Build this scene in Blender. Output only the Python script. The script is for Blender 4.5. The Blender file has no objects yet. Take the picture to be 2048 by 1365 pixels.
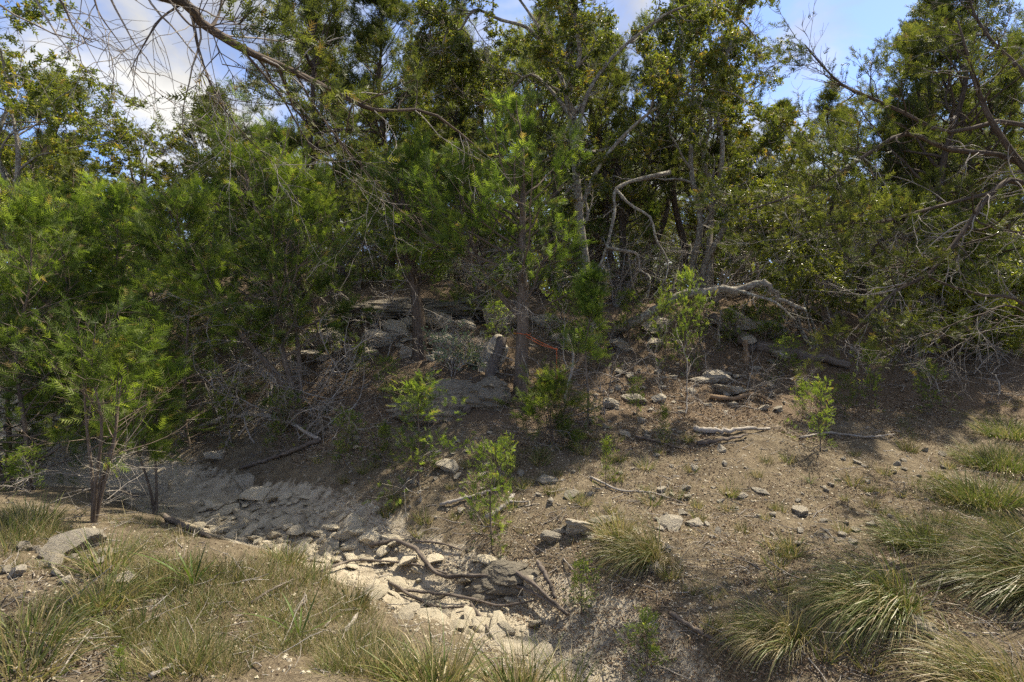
import bpy, math, random
import numpy as np
from mathutils import Vector

rng = np.random.default_rng(11)
random.seed(11)
SC = bpy.context.scene
COL = SC.collection
EYE = 1.70            # eye height above the near bank
FPX = 1138.0          # focal length in photograph pixels
CX, HY = 1024.0, 640.0
R = math.radians

# ------------------------------------------------------------------ camera
cd = bpy.data.cameras.new('camera')
cam = bpy.data.objects.new('camera', cd)
COL.objects.link(cam)
cd.sensor_width = 36.0
cd.lens = FPX / 2048 * 36
cd.shift_y = -(682.5 - HY) / 2048
cd.clip_start = 0.05
cd.clip_end = 3000
cam.location = (0, 0, EYE)
cam.rotation_euler = (R(90), 0, 0)
SC.camera = cam

# ------------------------------------------------------------------ light, sky, exposure
SUN_AZ, SUN_EL = R(52), R(58)
sdir = Vector((math.sin(SUN_AZ) * math.cos(SUN_EL), math.cos(SUN_AZ) * math.cos(SUN_EL), math.sin(SUN_EL)))
ld = bpy.data.lights.new('sun', 'SUN')
ld.energy = 2.5
ld.angle = R(0.6)
ld.color = (1.0, 0.90, 0.72)
sun = bpy.data.objects.new('sun', ld)
COL.objects.link(sun)
sun.location = (18, 16, 24)
sun.rotation_euler = (-sdir).to_track_quat('-Z', 'Y').to_euler()

W = bpy.data.worlds.new('World')
SC.world = W
W.use_nodes = True
nt = W.node_tree
nt.nodes.clear()
def wn(t, **k):
    n = nt.nodes.new(t)
    for a, b in k.items():
        setattr(n, a, b)
    return n
sky = wn('ShaderNodeTexSky', sky_type='NISHITA', sun_disc=False, sun_elevation=SUN_EL, sun_rotation=SUN_AZ, altitude=200, air_density=0.29, dust_density=0.2, ozone_density=2.0)
bg = wn('ShaderNodeBackground')
bg.inputs[1].default_value = 0.15
wo = wn('ShaderNodeOutputWorld')
tc = wn('ShaderNodeTexCoord')
sep = wn('ShaderNodeSeparateXYZ')
nt.links.new(tc.outputs['Generated'], sep.inputs[0])
za = wn('ShaderNodeMath', operation='MAXIMUM'); nt.links.new(sep.outputs[2], za.inputs[0]); za.inputs[1].default_value = 0.0
zb = wn('ShaderNodeMath', operation='ADD'); nt.links.new(za.outputs[0], zb.inputs[0]); zb.inputs[1].default_value = 0.35
dx = wn('ShaderNodeMath', operation='DIVIDE'); nt.links.new(sep.outputs[0], dx.inputs[0]); nt.links.new(zb.outputs[0], dx.inputs[1])
dy = wn('ShaderNodeMath', operation='DIVIDE'); nt.links.new(sep.outputs[1], dy.inputs[0]); nt.links.new(zb.outputs[0], dy.inputs[1])
cmb = wn('ShaderNodeCombineXYZ'); nt.links.new(dx.outputs[0], cmb.inputs[0]); nt.links.new(dy.outputs[0], cmb.inputs[1])
mp = wn('ShaderNodeMapping'); mp.inputs['Location'].default_value = (7.7, 4.1, 0.0); mp.inputs['Rotation'].default_value = (0, 0, R(35)); mp.inputs['Scale'].default_value = (1.0, 0.9, 1)
nt.links.new(cmb.outputs[0], mp.inputs[0])
n1 = wn('ShaderNodeTexNoise'); n1.inputs['Scale'].default_value = 1.5; n1.inputs['Detail'].default_value = 9; n1.inputs['Roughness'].default_value = 0.58; n1.inputs['Distortion'].default_value = 0.35
nt.links.new(mp.outputs[0], n1.inputs['Vector'])
rp = wn('ShaderNodeValToRGB')
rp.color_ramp.elements[0].position = 0.43; rp.color_ramp.elements[0].color = (0, 0, 0, 1)
rp.color_ramp.elements[1].position = 0.57; rp.color_ramp.elements[1].color = (1, 1, 1, 1)
nt.links.new(n1.outputs[0], rp.inputs[0])
n2 = wn('ShaderNodeTexNoise'); n2.inputs['Scale'].default_value = 3.2; n2.inputs['Detail'].default_value = 6
nt.links.new(mp.outputs[0], n2.inputs['Vector'])
cr = wn('ShaderNodeValToRGB')
cr.color_ramp.elements[0].position = 0.35; cr.color_ramp.elements[0].color = (0.8, 0.8, 0.82, 1)
cr.color_ramp.elements[1].position = 0.62; cr.color_ramp.elements[1].color = (1.75, 1.72, 1.65, 1)
nt.links.new(n2.outputs[0], cr.inputs[0])
mx = wn('ShaderNodeMix', data_type='RGBA')
nt.links.new(rp.outputs[0], mx.inputs['Factor'])
nt.links.new(sky.outputs[0], mx.inputs['A'])
nt.links.new(cr.outputs[0], mx.inputs['B'])
nt.links.new(mx.outputs['Result'], bg.inputs[0])
nt.links.new(bg.outputs[0], wo.inputs[0])

SC.view_settings.view_transform = 'Standard'
SC.view_settings.look = 'None'
SC.view_settings.exposure = 1.97
SC.view_settings.gamma = 1.0
SC.view_settings.use_curve_mapping = False
SC.cycles.max_bounces = 5
SC.cycles.diffuse_bounces = 3
SC.cycles.glossy_bounces = 1
SC.cycles.transmission_bounces = 4
SC.cycles.caustics_reflective = False
SC.cycles.caustics_refractive = False
SC.cycles.use_denoising = False
SC.cycles.use_light_tree = False
SC.cycles.sample_clamp_indirect = 6.0
SC.cycles.sample_clamp_direct = 6.0

# ------------------------------------------------------------------ materials
def mat(name):
    m = bpy.data.materials.new(name)
    m.use_nodes = True
    t = m.node_tree
    t.nodes.clear()
    out = t.nodes.new('ShaderNodeOutputMaterial')
    return m, t, out
def nd(t, typ, ins=None, **k):
    n = t.nodes.new(typ)
    for a, b in k.items():
        setattr(n, a, b)
    for a, b in (ins or {}).items():
        if hasattr(b, 'is_output'):
            t.links.new(b, n.inputs[a])
        else:
            n.inputs[a].default_value = b
    return n
def ramp(t, fac, stops):
    n = t.nodes.new('ShaderNodeValToRGB')
    e = n.color_ramp.elements
    while len(e) < len(stops):
        e.new(0.5)
    for el, (p, c) in zip(e, stops):
        el.position = p
        el.color = (*c, 1)
    t.links.new(fac, n.inputs[0])
    return n.outputs[0]
def mixc(t, f, a, b, mode='MIX'):
    n = t.nodes.new('ShaderNodeMix')
    n.data_type = 'RGBA'
    n.blend_type = mode
    for k, v in (('Factor', f), ('A', a), ('B', b)):
        if hasattr(v, 'is_output'):
            t.links.new(v, n.inputs[k])
        else:
            n.inputs[k].default_value = v if k == 'Factor' else (*v, 1)
    return n.outputs['Result']
def noise(t, vec, scale, detail=4, rough=0.55, dist=0.0):
    return nd(t, 'ShaderNodeTexNoise', {'Vector': vec, 'Scale': scale, 'Detail': detail, 'Roughness': rough, 'Distortion': dist}).outputs[0]

def leaf_mat(name, stops, transl=0.45, rough=0.55, spec=0.25, tcol=(1.55, 1.6, 0.8)):
    m, t, out = mat(name)
    at = nd(t, 'ShaderNodeAttribute', attribute_name='tint')
    oi = nd(t, 'ShaderNodeObjectInfo')
    c = ramp(t, at.outputs['Fac'], stops)
    hv = nd(t, 'ShaderNodeHueSaturation', {'Color': c})
    mr = nd(t, 'ShaderNodeMapRange', {'Value': oi.outputs['Random'], 'To Min': 0.7, 'To Max': 1.25})
    t.links.new(mr.outputs[0], hv.inputs['Value'])
    p = nd(t, 'ShaderNodeBsdfPrincipled', {'Base Color': hv.outputs[0], 'Roughness': rough, 'Specular IOR Level': spec})
    tr = nd(t, 'ShaderNodeBsdfTranslucent', {'Color': mixc(t, 1.0, hv.outputs[0], tcol, 'MULTIPLY')})
    ms = nd(t, 'ShaderNodeMixShader', {0: transl})
    t.links.new(p.outputs[0], ms.inputs[1]); t.links.new(tr.outputs[0], ms.inputs[2])
    t.links.new(ms.outputs[0], out.inputs[0])
    return m

M = {}
M['jun_dark'] = leaf_mat('juniper_needles_dark', [(0, (0.038, 0.05, 0.016)), (0.5, (0.112, 0.135, 0.034)), (0.9, (0.225, 0.235, 0.058)), (1, (0.16, 0.11, 0.05))], 0.42)
M['jun_young'] = leaf_mat('juniper_needles_fresh', [(0, (0.036, 0.064, 0.014)), (0.5, (0.128, 0.185, 0.034)), (0.93, (0.30, 0.36, 0.07)), (1, (0.27, 0.20, 0.08))], 0.5)
M['oak'] = leaf_mat('oak_leaves', [(0, (0.06, 0.08, 0.018)), (0.55, (0.125, 0.145, 0.026)), (0.85, (0.22, 0.22, 0.03)), (1, (0.30, 0.20, 0.05))], 0.45, 0.45, 0.4)
M['shrub'] = leaf_mat('glossy_leaves', [(0, (0.09, 0.12, 0.025)), (0.5, (0.19, 0.22, 0.035)), (1, (0.40, 0.40, 0.06))], 0.42, 0.34, 0.5)
M['grey_leaf'] = leaf_mat('grey_green_leaves', [(0, (0.12, 0.17, 0.09)), (1, (0.25, 0.31, 0.19))], 0.3, 0.35, 0.5)
M['grass'] = leaf_mat('grass_blades', [(0, (0.06, 0.095, 0.022)), (0.5, (0.135, 0.17, 0.045)), (0.75, (0.25, 0.225, 0.10)), (1, (0.35, 0.28, 0.155))], 0.3, 0.42, 0.4, (1.2, 1.2, 0.8))
M['yucca'] = leaf_mat('yucca_leaves', [(0, (0.05, 0.09, 0.02)), (1, (0.12, 0.17, 0.035))], 0.3, 0.5, 0.3)
M['litter'] = leaf_mat('leaf_litter', [(0, (0.10, 0.065, 0.04)), (0.5, (0.22, 0.155, 0.10)), (0.85, (0.36, 0.29, 0.21)), (1, (0.46, 0.41, 0.33))], 0.1, 0.7, 0.2, (1, 1, 1))

def bark(name, a, b, c, sc=1.0, stretch=9.0, lichen=None):
    m, t, out = mat(name)
    g = nd(t, 'ShaderNodeTexCoord')
    at = nd(t, 'ShaderNodeAttribute', attribute_name='tube')      # around (x,y) and along (z) the limb
    v = nd(t, 'ShaderNodeMapping', {'Vector': at.outputs['Vector'], 'Scale': (1, 1, 1 / stretch)}).outputs[0]
    n1 = noise(t, v, 60 * sc, 5, 0.65, 0.3)
    n2 = noise(t, g.outputs['Object'], 3.5, 4)
    col = ramp(t, n1, [(0.30, a), (0.52, b), (0.75, c)])
    col = mixc(t, mixf(t, n2, 0.42, 0.62, 0.55), col, tuple(x * 1.35 for x in b))
    if lichen:
        n3 = noise(t, g.outputs['Object'], 26, 3, 0.6)
        col = mixc(t, mixf(t, n3, 0.53, 0.60, 0.85), col, lichen)
    bp = nd(t, 'ShaderNodeBump', {'Height': n1, 'Strength': 0.9, 'Distance': 0.012})
    p = nd(t, 'ShaderNodeBsdfPrincipled', {'Base Color': col, 'Roughness': 0.9, 'Specular IOR Level': 0.15, 'Normal': bp.outputs[0]})
    t.links.new(p.outputs[0], out.inputs[0])
    return m
def mixf(t, v, lo, hi, mxv=1.0):
    return nd(t, 'ShaderNodeMapRange', {'Value': v, 'From Min': lo, 'From Max': hi, 'To Min': 0.0, 'To Max': mxv}).outputs[0]
M['bark_j'] = bark('juniper_bark', (0.05, 0.038, 0.03), (0.14, 0.11, 0.085), (0.28, 0.235, 0.19))
M['bark_d'] = bark('dark_juniper_bark', (0.03, 0.024, 0.020), (0.09, 0.07, 0.055), (0.20, 0.165, 0.13))
M['bark_o'] = bark('oak_bark', (0.07, 0.06, 0.05), (0.19, 0.165, 0.135), (0.33, 0.30, 0.26), 0.8, 3.0, (0.40, 0.40, 0.33))
M['dead'] = bark('dead_wood', (0.13, 0.11, 0.095), (0.31, 0.28, 0.245), (0.47, 0.44, 0.40), 0.9, 10.0)
M['log'] = bark('weathered_log', (0.035, 0.03, 0.027), (0.12, 0.10, 0.085), (0.30, 0.26, 0.22), 0.7, 12.0)
M['stump'] = bark('rotten_stump_wood', (0.08, 0.055, 0.035), (0.22, 0.155, 0.10), (0.38, 0.30, 0.21), 0.7, 12.0)

def rock_mat(name, pale, mid, dark, spot):
    m, t, out = mat(name)
    g = nd(t, 'ShaderNodeTexCoord'); oi = nd(t, 'ShaderNodeObjectInfo')
    off = nd(t, 'ShaderNodeVectorMath', {0: g.outputs['Object'], 1: oi.outputs['Location']}, operation='ADD').outputs[0]
    n1 = noise(t, off, 5.5, 8, 0.62); n2 = noise(t, off, 24, 6, 0.7); n3 = noise(t, off, 90, 3, 0.6)
    col = ramp(t, n1, [(0.32, mid), (0.52, pale), (0.72, tuple(x * 0.9 for x in pale))])
    col = mixc(t, mixf(t, n2, 0.52, 0.66, spot), col, dark)
    col = mixc(t, mixf(t, n3, 0.56, 0.70, 0.5), col, tuple(x * 0.55 for x in mid))
    hv = nd(t, 'ShaderNodeHueSaturation', {'Color': col})
    t.links.new(nd(t, 'ShaderNodeMapRange', {'Value': oi.outputs['Random'], 'To Min': 0.72, 'To Max': 1.12}).outputs[0], hv.inputs['Value'])
    h = nd(t, 'ShaderNodeMath', {0: n2, 1: n3}, operation='ADD').outputs[0]
    bp = nd(t, 'ShaderNodeBump', {'Height': h, 'Strength': 0.75, 'Distance': 0.02})
    p = nd(t, 'ShaderNodeBsdfPrincipled', {'Base Color': hv.outputs[0], 'Roughness': 0.92, 'Specular IOR Level': 0.2, 'Normal': bp.outputs[0]})
    t.links.new(p.outputs[0], out.inputs[0])
    return m
M['rock_pale'] = rock_mat('pale_limestone', (0.62, 0.55, 0.42), (0.45, 0.385, 0.28), (0.33, 0.29, 0.22), 0.35)
M['rock_grey'] = rock_mat('weathered_limestone', (0.48, 0.43, 0.345), (0.29, 0.255, 0.20), (0.12, 0.11, 0.092), 0.65)
M['gravel'] = M['rock_pale']
M['rock_dark'] = rock_mat('dark_ledge_limestone', (0.27, 0.24, 0.19), (0.14, 0.12, 0.095), (0.06, 0.055, 0.048), 0.85)

def plain(name, c, rough=0.6):
    m, t, out = mat(name)
    g = nd(t, 'ShaderNodeTexCoord')
    n = noise(t, g.outputs['Object'], 60, 3)
    col = mixc(t, n, tuple(x * 0.75 for x in c), tuple(min(1, x * 1.2) for x in c))
    p = nd(t, 'ShaderNodeBsdfPrincipled', {'Base Color': col, 'Roughness': rough})
    t.links.new(p.outputs[0], out.inputs[0])
    return m
M['cord'] = plain('orange_cord', (0.55, 0.11, 0.025))

def ground_mat():
    m, t, out = mat('ground_soil')
    g = nd(t, 'ShaderNodeTexCoord')
    v = g.outputs['Object']
    bed = nd(t, 'ShaderNodeAttribute', attribute_name='bed').outputs['Fac']
    lit = nd(t, 'ShaderNodeAttribute', attribute_name='litter').outputs['Fac']
    n1 = noise(t, v, 1.3, 6, 0.6); n2 = noise(t, v, 9, 7, 0.65); n3 = noise(t, v, 60, 5, 0.7); n4 = noise(t, v, 210, 2, 0.6)
    soil = ramp(t, n2, [(0.28, (0.105, 0.085, 0.06)), (0.5, (0.21, 0.172, 0.118)), (0.72, (0.31, 0.26, 0.182))])
    soil = mixc(t, mixf(t, n1, 0.45, 0.7, 0.6), soil, (0.225, 0.175, 0.115))
    soil = mixc(t, mixf(t, n3, 0.50, 0.60, 0.8), soil, (0.095, 0.072, 0.05))
    soil = mixc(t, mixf(t, n4, 0.62, 0.70, 0.5), soil, (0.40, 0.34, 0.25))
    n5 = noise(t, v, 3.1, 6, 0.7, 0.6)
    soil = mixc(t, mixf(t, n5, 0.50, 0.62, 0.65), soil, (0.13, 0.10, 0.068))
    hum = ramp(t, n3, [(0.3, (0.06, 0.044, 0.03)), (0.55, (0.19, 0.14, 0.096)), (0.78, (0.37, 0.295, 0.21))])
    lm = nd(t, 'ShaderNodeMath', {0: lit, 1: nd(t, 'ShaderNodeMath', {0: n2, 1: 0.5}, operation='SUBTRACT').outputs[0]}, operation='ADD').outputs[0]
    col = mixc(t, mixf(t, lm, 0.35, 0.65), soil, hum)
    bedc = ramp(t, n2, [(0.3, (0.22, 0.185, 0.135)), (0.44, (0.42, 0.36, 0.27)), (0.7, (0.62, 0.55, 0.43))])
    bedc = mixc(t, mixf(t, n3, 0.52, 0.66, 0.5), bedc, (0.2, 0.175, 0.14))
    bm = nd(t, 'ShaderNodeMath', {0: bed, 1: nd(t, 'ShaderNodeMath', {0: n2, 1: 0.5}, operation='SUBTRACT').outputs[0]}, operation='ADD').outputs[0]
    col = mixc(t, mixf(t, bm, 0.42, 0.58), col, bedc)
    h = nd(t, 'ShaderNodeMath', {0: n3, 1: n2}, operation='ADD').outputs[0]
    bp = nd(t, 'ShaderNodeBump', {'Height': h, 'Strength': 1.0, 'Distance': 0.03})
    p = nd(t, 'ShaderNodeBsdfPrincipled', {'Base Color': col, 'Roughness': 0.95, 'Specular IOR Level': 0.1, 'Normal': bp.outputs[0]})
    t.links.new(p.outputs[0], out.inputs[0])
    return m
M['ground'] = ground_mat()

# ------------------------------------------------------------------ helpers
def Pt(px, py, Y):
    return np.array(((px - CX) / FPX * Y, Y, EYE + (HY - py) / FPX * Y))
def mesh_np(name, V, T, material, tint=None, smooth=False, tube=None, extra=None):
    V = np.ascontiguousarray(V, np.float32); T = np.ascontiguousarray(T, np.int32)
    me = bpy.data.meshes.new(name)
    me.vertices.add(len(V)); me.vertices.foreach_set('co', V.ravel())
    k = T.shape[1]
    me.loops.add(T.size); me.loops.foreach_set('vertex_index', T.ravel())
    me.polygons.add(len(T)); me.polygons.foreach_set('loop_start', np.arange(0, T.size, k, dtype=np.int32))
    me.polygons.foreach_set('use_smooth', np.full(len(T), bool(smooth)))
    if tint is not None:
        me.attributes.new('tint', 'FLOAT', 'POINT').data.foreach_set('value', np.ascontiguousarray(tint, np.float32))
    if tube is not None:
        me.attributes.new('tube', 'FLOAT_VECTOR', 'POINT').data.foreach_set('vector', np.ascontiguousarray(tube, np.float32).ravel())
    for kx, vx in (extra or {}).items():
        me.attributes.new(kx, 'FLOAT', 'POINT').data.foreach_set('value', np.ascontiguousarray(vx, np.float32))
    me.materials.append(material)
    me.update(calc_edges=True)
    return me
def ob(name, me, parent=None, loc=(0, 0, 0)):
    o = bpy.data.objects.new(name, me)
    COL.objects.link(o)
    o.location = loc
    if parent is not None:
        o.parent = parent
    return o
def tag(o, label=None, cat=None, group=None, kind=None):
    if label: o['label'] = label
    if cat: o['category'] = cat
    if group: o['group'] = group
    if kind: o['kind'] = kind
    return o
def empty(name, loc, label, cat, group=None):
    o = bpy.data.objects.new(name, None)
    COL.objects.link(o)
    o.empty_display_size = 0.2
    o.location = loc
    return tag(o, label, cat, group)
def copy_thing(root, loc, rz=0.0, sc=1.0, label=None, group=None, tilt=(0, 0)):
    r = root.copy(); COL.objects.link(r)
    r.location = loc; r.rotation_euler = (tilt[0], tilt[1], rz)
    r.scale = (sc, sc, sc) if np.isscalar(sc) else sc
    if label: r['label'] = label
    if group: r['group'] = group
    for ch in root.children:
        c = ch.copy(); COL.objects.link(c); c.parent = r
        for g in ch.children:
            d = g.copy(); COL.objects.link(d); d.parent = c
    return r
def drop(root):
    for ch in list(root.children):
        for g in list(ch.children):
            bpy.data.objects.remove(g)
        bpy.data.objects.remove(ch)
    bpy.data.objects.remove(root)
def nrm(a):
    return a / np.maximum(np.linalg.norm(a, axis=-1, keepdims=True), 1e-9)

# lattice value noise
_PERM = rng.random((256, 256))
def vnoise(x, y):
    xi = np.floor(x).astype(int); yi = np.floor(y).astype(int)
    fx = x - xi; fy = y - yi
    fx = fx * fx * (3 - 2 * fx); fy = fy * fy * (3 - 2 * fy)
    a = _PERM[xi & 255, yi & 255]; b = _PERM[(xi + 1) & 255, yi & 255]
    c = _PERM[xi & 255, (yi + 1) & 255]; d = _PERM[(xi + 1) & 255, (yi + 1) & 255]
    return (a * (1 - fx) + b * fx) * (1 - fy) + (c * (1 - fx) + d * fx) * fy - 0.5
def fbm(x, y, f, o=4):
    s = 0; a = 1.0
    for i in range(o):
        s = s + a * vnoise(x * f + 17.3 * i, y * f - 9.1 * i); f *= 2.1; a *= 0.5
    return s

# ------------------------------------------------------------------ ground: a thin-plate surface through surveyed points
CP = [(1280,1365,3.45),(1000,1230,4.1),(800,1150,4.85),(600,1070,5.6),(400,1010,6.5),(200,940,8),(50,890,9.6),
 (100,1340,2.75),(300,1100,4.1),(420,1085,4.4),(150,1080,4.4),(60,980,5.8),(200,1050,4.9),(700,1280,3.25),(900,1340,2.95),(640,1180,3.9),
 (1500,1300,3.4),(1700,1250,3.4),(1950,1330,3.0),(2048,1200,3.6),(1400,1200,3.9),(1350,1050,4.9),(1500,1000,5.3),(1500,900,6.2),(1300,900,6.3),
 (1100,1000,5.4),(1000,1080,4.95),(850,1000,5.7),(700,950,6.4),(650,1000,6.0),(520,960,6.9),(430,900,7.8),(300,860,9),
 (900,880,6.7),(700,850,7.1),(1040,790,7.5),(1200,800,7.5),(1400,800,7.7),(1700,850,7.2),(1700,1000,5.4),(1900,1050,4.9),(1900,900,6.6),(2000,800,8),
 (1500,740,8.7),(1700,740,8.9),(860,830,7.25),(880,760,7.6),(700,760,8.1),(840,715,8.4),(600,800,7.9),(620,700,9),
 (650,620,10),(850,612,10),(1000,612,10.2),(1200,650,9.6),(1200,620,10.8),(1400,640,9.8),(1600,640,10),(1850,660,10.5),(2040,650,11),
 (400,680,10.5),(400,620,12.5),(100,720,12),(100,640,15),(1200,1100,4.5),(1230,1250,3.75),(1150,1330,3.5)]
CW = [Pt(*c) for c in CP] + [np.array(p) for p in [(-2,0,.05),(2.4,0,.05),(0,-4,.1),(0,1.5,-.02),(1.0,1.8,-.5),(1.05,0,-.5),(1,-3,-.5),(-14,18,2.1),(0,18,2.1),(14,18,1.9),
 (0,30,2.4),(-20,30,2.3),(20,30,2.3),(25,10,1.5),(-25,12,.6),(-20,0,.2),(20,0,.5),(0,-20,.3),(-13,13,-.3),(-0.3,2.4,-.03)]]
CW = np.array(CW)
def _k(r2):
    return 0.5 * r2 * np.log(np.maximum(r2, 1e-9))
_n = len(CW)
_A = np.zeros((_n + 3, _n + 3))
_d2 = ((CW[:, None, :2] - CW[None, :, :2]) ** 2).sum(-1)
_A[:_n, :_n] = _k(_d2) + np.eye(_n) * 0.02
_A[:_n, _n] = 1; _A[:_n, _n + 1:] = CW[:, :2]
_A[_n:, :_n] = _A[:_n, _n:].T
_w = np.linalg.solve(_A, np.concatenate([CW[:, 2], np.zeros(3)]))
CREEK = np.array([(1.0, -6), (1.05, 0), (1.0, 2.0), (.8, 3.4), (0.0, 4.15), (-1.0, 4.85), (-2.1, 5.6), (-3.55, 6.5), (-5.8, 8), (-8.2, 9.6), (-13, 13), (-25, 20)])
CREEKW = np.array([.4, .4, .4, .42, .42, .5, .62, .6, .5, .5, .6, .8])
def creek_dist(x, y):
    best = np.full(np.shape(x), 1e9)
    for i in range(len(CREEK) - 1):
        a, b = CREEK[i], CREEK[i + 1]; d = b - a
        t = np.clip(((x - a[0]) * d[0] + (y - a[1]) * d[1]) / (d @ d), 0, 1)
        q = np.hypot(x - a[0] - t * d[0], y - a[1] - t * d[1]) / (CREEKW[i] * (1 - t) + CREEKW[i + 1] * t)
        best = np.minimum(best, q)
    return best
def hz0(x, y):
    x = np.asarray(x, float); y = np.asarray(y, float)
    z = _w[_n] + _w[_n + 1] * x + _w[_n + 2] * y
    for i in range(_n):
        z = z + _w[i] * _k((x - CW[i, 0]) ** 2 + (y - CW[i, 1]) ** 2)
    r = np.hypot(x, y - 8)
    f = np.clip((r - 24) / 16, 0, 1)
    return np.clip(z, -1.0, 3.2) * (1 - f) + 2.2 * f
_cx = np.arange(-42, 42.1, .15); _cy = np.arange(-34, 52.1, .15)
_CZ = hz0(*np.meshgrid(_cx, _cy))
def hz0(x, y):
    x = np.asarray(x, float); y = np.asarray(y, float)
    u = np.clip((x + 42) / .15, 0, len(_cx) - 1.001); v = np.clip((y + 34) / .15, 0, len(_cy) - 1.001)
    i = u.astype(int); j = v.astype(int); f = u - i; g = v - j
    return (_CZ[j, i] * (1 - f) + _CZ[j, i + 1] * f) * (1 - g) + (_CZ[j + 1, i] * (1 - f) + _CZ[j + 1, i + 1] * f) * g
def hz(x, y):
    x = np.asarray(x, float); y = np.asarray(y, float)
    cdn = creek_dist(x, y)
    rough = 0.5 + 0.9 * np.clip((hz0(x, y) - 0.2) / 1.0, 0, 1)
    z = hz0(x, y) + 0.10 * fbm(x, y, 0.9, 3) * rough + 0.075 * fbm(x + 5, y, 4.2, 4) * rough
    z = z - 0.10 * np.clip(1.25 - cdn, 0, 1)
    return z
def h1(x, y):
    return float(hz(np.array([x]), np.array([y]))[0])
def gp(px, py, near=2.5):
    """where the sight line through a photograph pixel meets the ground (survey helper)"""
    Y = np.linspace(near, 22, 900)
    X = (px - CX) / FPX * Y; Z = EYE + (HY - py) / FPX * Y
    b = np.nonzero(Z <= hz(X, Y))[0]
    i = b[0] if len(b) else 500
    return np.array((X[i], Y[i], h1(X[i], Y[i])))
def spaced(parts):
    a = [np.arange(p, q, s) for p, q, s in parts]
    return np.concatenate(a + [[parts[-1][1]]])
gx = spaced([(-900, -100, 100), (-100, -20, 8), (-20, -8, .5), (-8, 7.5, .06), (7.5, 20, .5), (20, 100, 8), (100, 900, 100)])
gy = spaced([(-400, -40, 60), (-40, -6, 4), (-6, 1.8, .4), (1.8, 11, .06), (11, 20, .3), (20, 60, 2.5), (60, 160, 12), (160, 1200, 120)])
GX, GY = np.meshgrid(gx, gy)
GZ = hz(GX, GY)
cdn = creek_dist(GX, GY)
bedm = np.clip(1.45 - cdn, 0, 1)
litm = np.clip((hz0(GX, GY) - 0.25) / 0.35, 0, 1) * 0.9 + 0.05
litm = np.where(GY > 10.5, 0.95, litm)
nxg, nyg = len(gx), len(gy)
idx = np.arange(nxg * nyg).reshape(nyg, nxg)
Tq = np.stack([idx[:-1, :-1], idx[:-1, 1:], idx[1:, 1:], idx[1:, :-1]], -1).reshape(-1, 4)
gme = mesh_np('ground', np.stack([GX, GY, GZ], -1).reshape(-1, 3), Tq, M['ground'], smooth=True, extra={'bed': bedm.ravel(), 'litter': litm.ravel()})
tag(ob('ground', gme), 'tan soil slope and pale dry creek bed in the wood', kind='structure')

# ------------------------------------------------------------------ tubes, growth, leaves
class Tubes:
    def __init__(s):
        s.g = {}
    def add(s, pts, rad, sides=5):
        pts = np.asarray(pts, float); rad = np.asarray(rad, float)
        if pts.ndim == 2:
            pts = pts[None]; rad = rad[None]
        s.g.setdefault((pts.shape[1], sides), []).append((pts, rad))
    def build(s, name, material, rough=0.0):
        VV, TT, UU, off = [], [], [], 0
        for (n, k), lst in s.g.items():
            p = np.concatenate([a for a, _ in lst]); r = np.concatenate([b for _, b in lst])
            m = len(p)
            tg = np.empty_like(p); tg[:, 1:-1] = p[:, 2:] - p[:, :-2]; tg[:, 0] = p[:, 1] - p[:, 0]; tg[:, -1] = p[:, -1] - p[:, -2]
            tg = nrm(tg)
            ref = np.where(np.abs(tg[:, :1, 2:]) > 0.75, np.array([1.0, 0.2, 0]), np.array([0, 0.1, 1.0]))
            ref = np.broadcast_to(ref, tg.shape)
            u = nrm(np.cross(tg, ref)); v = np.cross(tg, u)
            an = np.arange(k) * 2 * math.pi / k
            ca, sa = np.cos(an), np.sin(an)
            rr = r[:, :, None, None] * np.ones((1, 1, k, 1))
            if rough:
                rr = rr * (1 + rng.normal(0, rough, (m, n, k, 1)))
            ring = p[:, :, None, :] + rr * (ca[None, None, :, None] * u[:, :, None, :] + sa[None, None, :, None] * v[:, :, None, :])
            ln = np.concatenate([np.zeros((m, 1)), np.cumsum(np.linalg.norm(np.diff(p, axis=1), axis=-1), axis=1)], 1)
            tb = np.empty(ring.shape)
            tb[..., 0] = ca[None, None, :] * np.maximum(r[:, :, None], .01); tb[..., 1] = sa[None, None, :] * np.maximum(r[:, :, None], .01)
            tb[..., 2] = ln[:, :, None] + rng.random((m, 1, 1)) * 7
            ii = np.arange(m * n * k).reshape(m, n, k)
            a = ii[:, :-1]; b = ii[:, 1:]
            q = np.stack([a, np.roll(a, -1, 2), np.roll(b, -1, 2), b], -1).reshape(-1, 4)
            VV.append(ring.reshape(-1, 3)); TT.append(q + off); UU.append(tb.reshape(-1, 3)); off += m * n * k
        return mesh_np(name, np.concatenate(VV), np.concatenate(TT), material, smooth=True, tube=np.concatenate(UU))
def catmull(ctrl, n):
    c = np.asarray(ctrl, float)
    c = np.concatenate([[2 * c[0] - c[1]], c, [2 * c[-1] - c[-2]]])
    m = len(c) - 3
    t = np.linspace(0, m, n); i = np.minimum(t.astype(int), m - 1); f = (t - i)[:, None]
    p0, p1, p2, p3 = c[i], c[i + 1], c[i + 2], c[i + 3]
    return 0.5 * (2 * p1 + (p2 - p0) * f + (2 * p0 - 5 * p1 + 4 * p2 - p3) * f ** 2 + (3 * p1 - p0 - 3 * p2 + p3) * f ** 3)
def grow(P0, D, L, n, wander, lift=0.0):
    d = nrm(np.asarray(D, float)); pts = [np.asarray(P0, float)]
    st = (np.asarray(L) / (n - 1))[:, None]
    for i in range(n - 1):
        d = d + rng.normal(0, wander, d.shape); d[:, 2] += lift; d = nrm(d)
        pts.append(pts[-1] + d * st)
    return np.stack(pts, 1)
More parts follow.
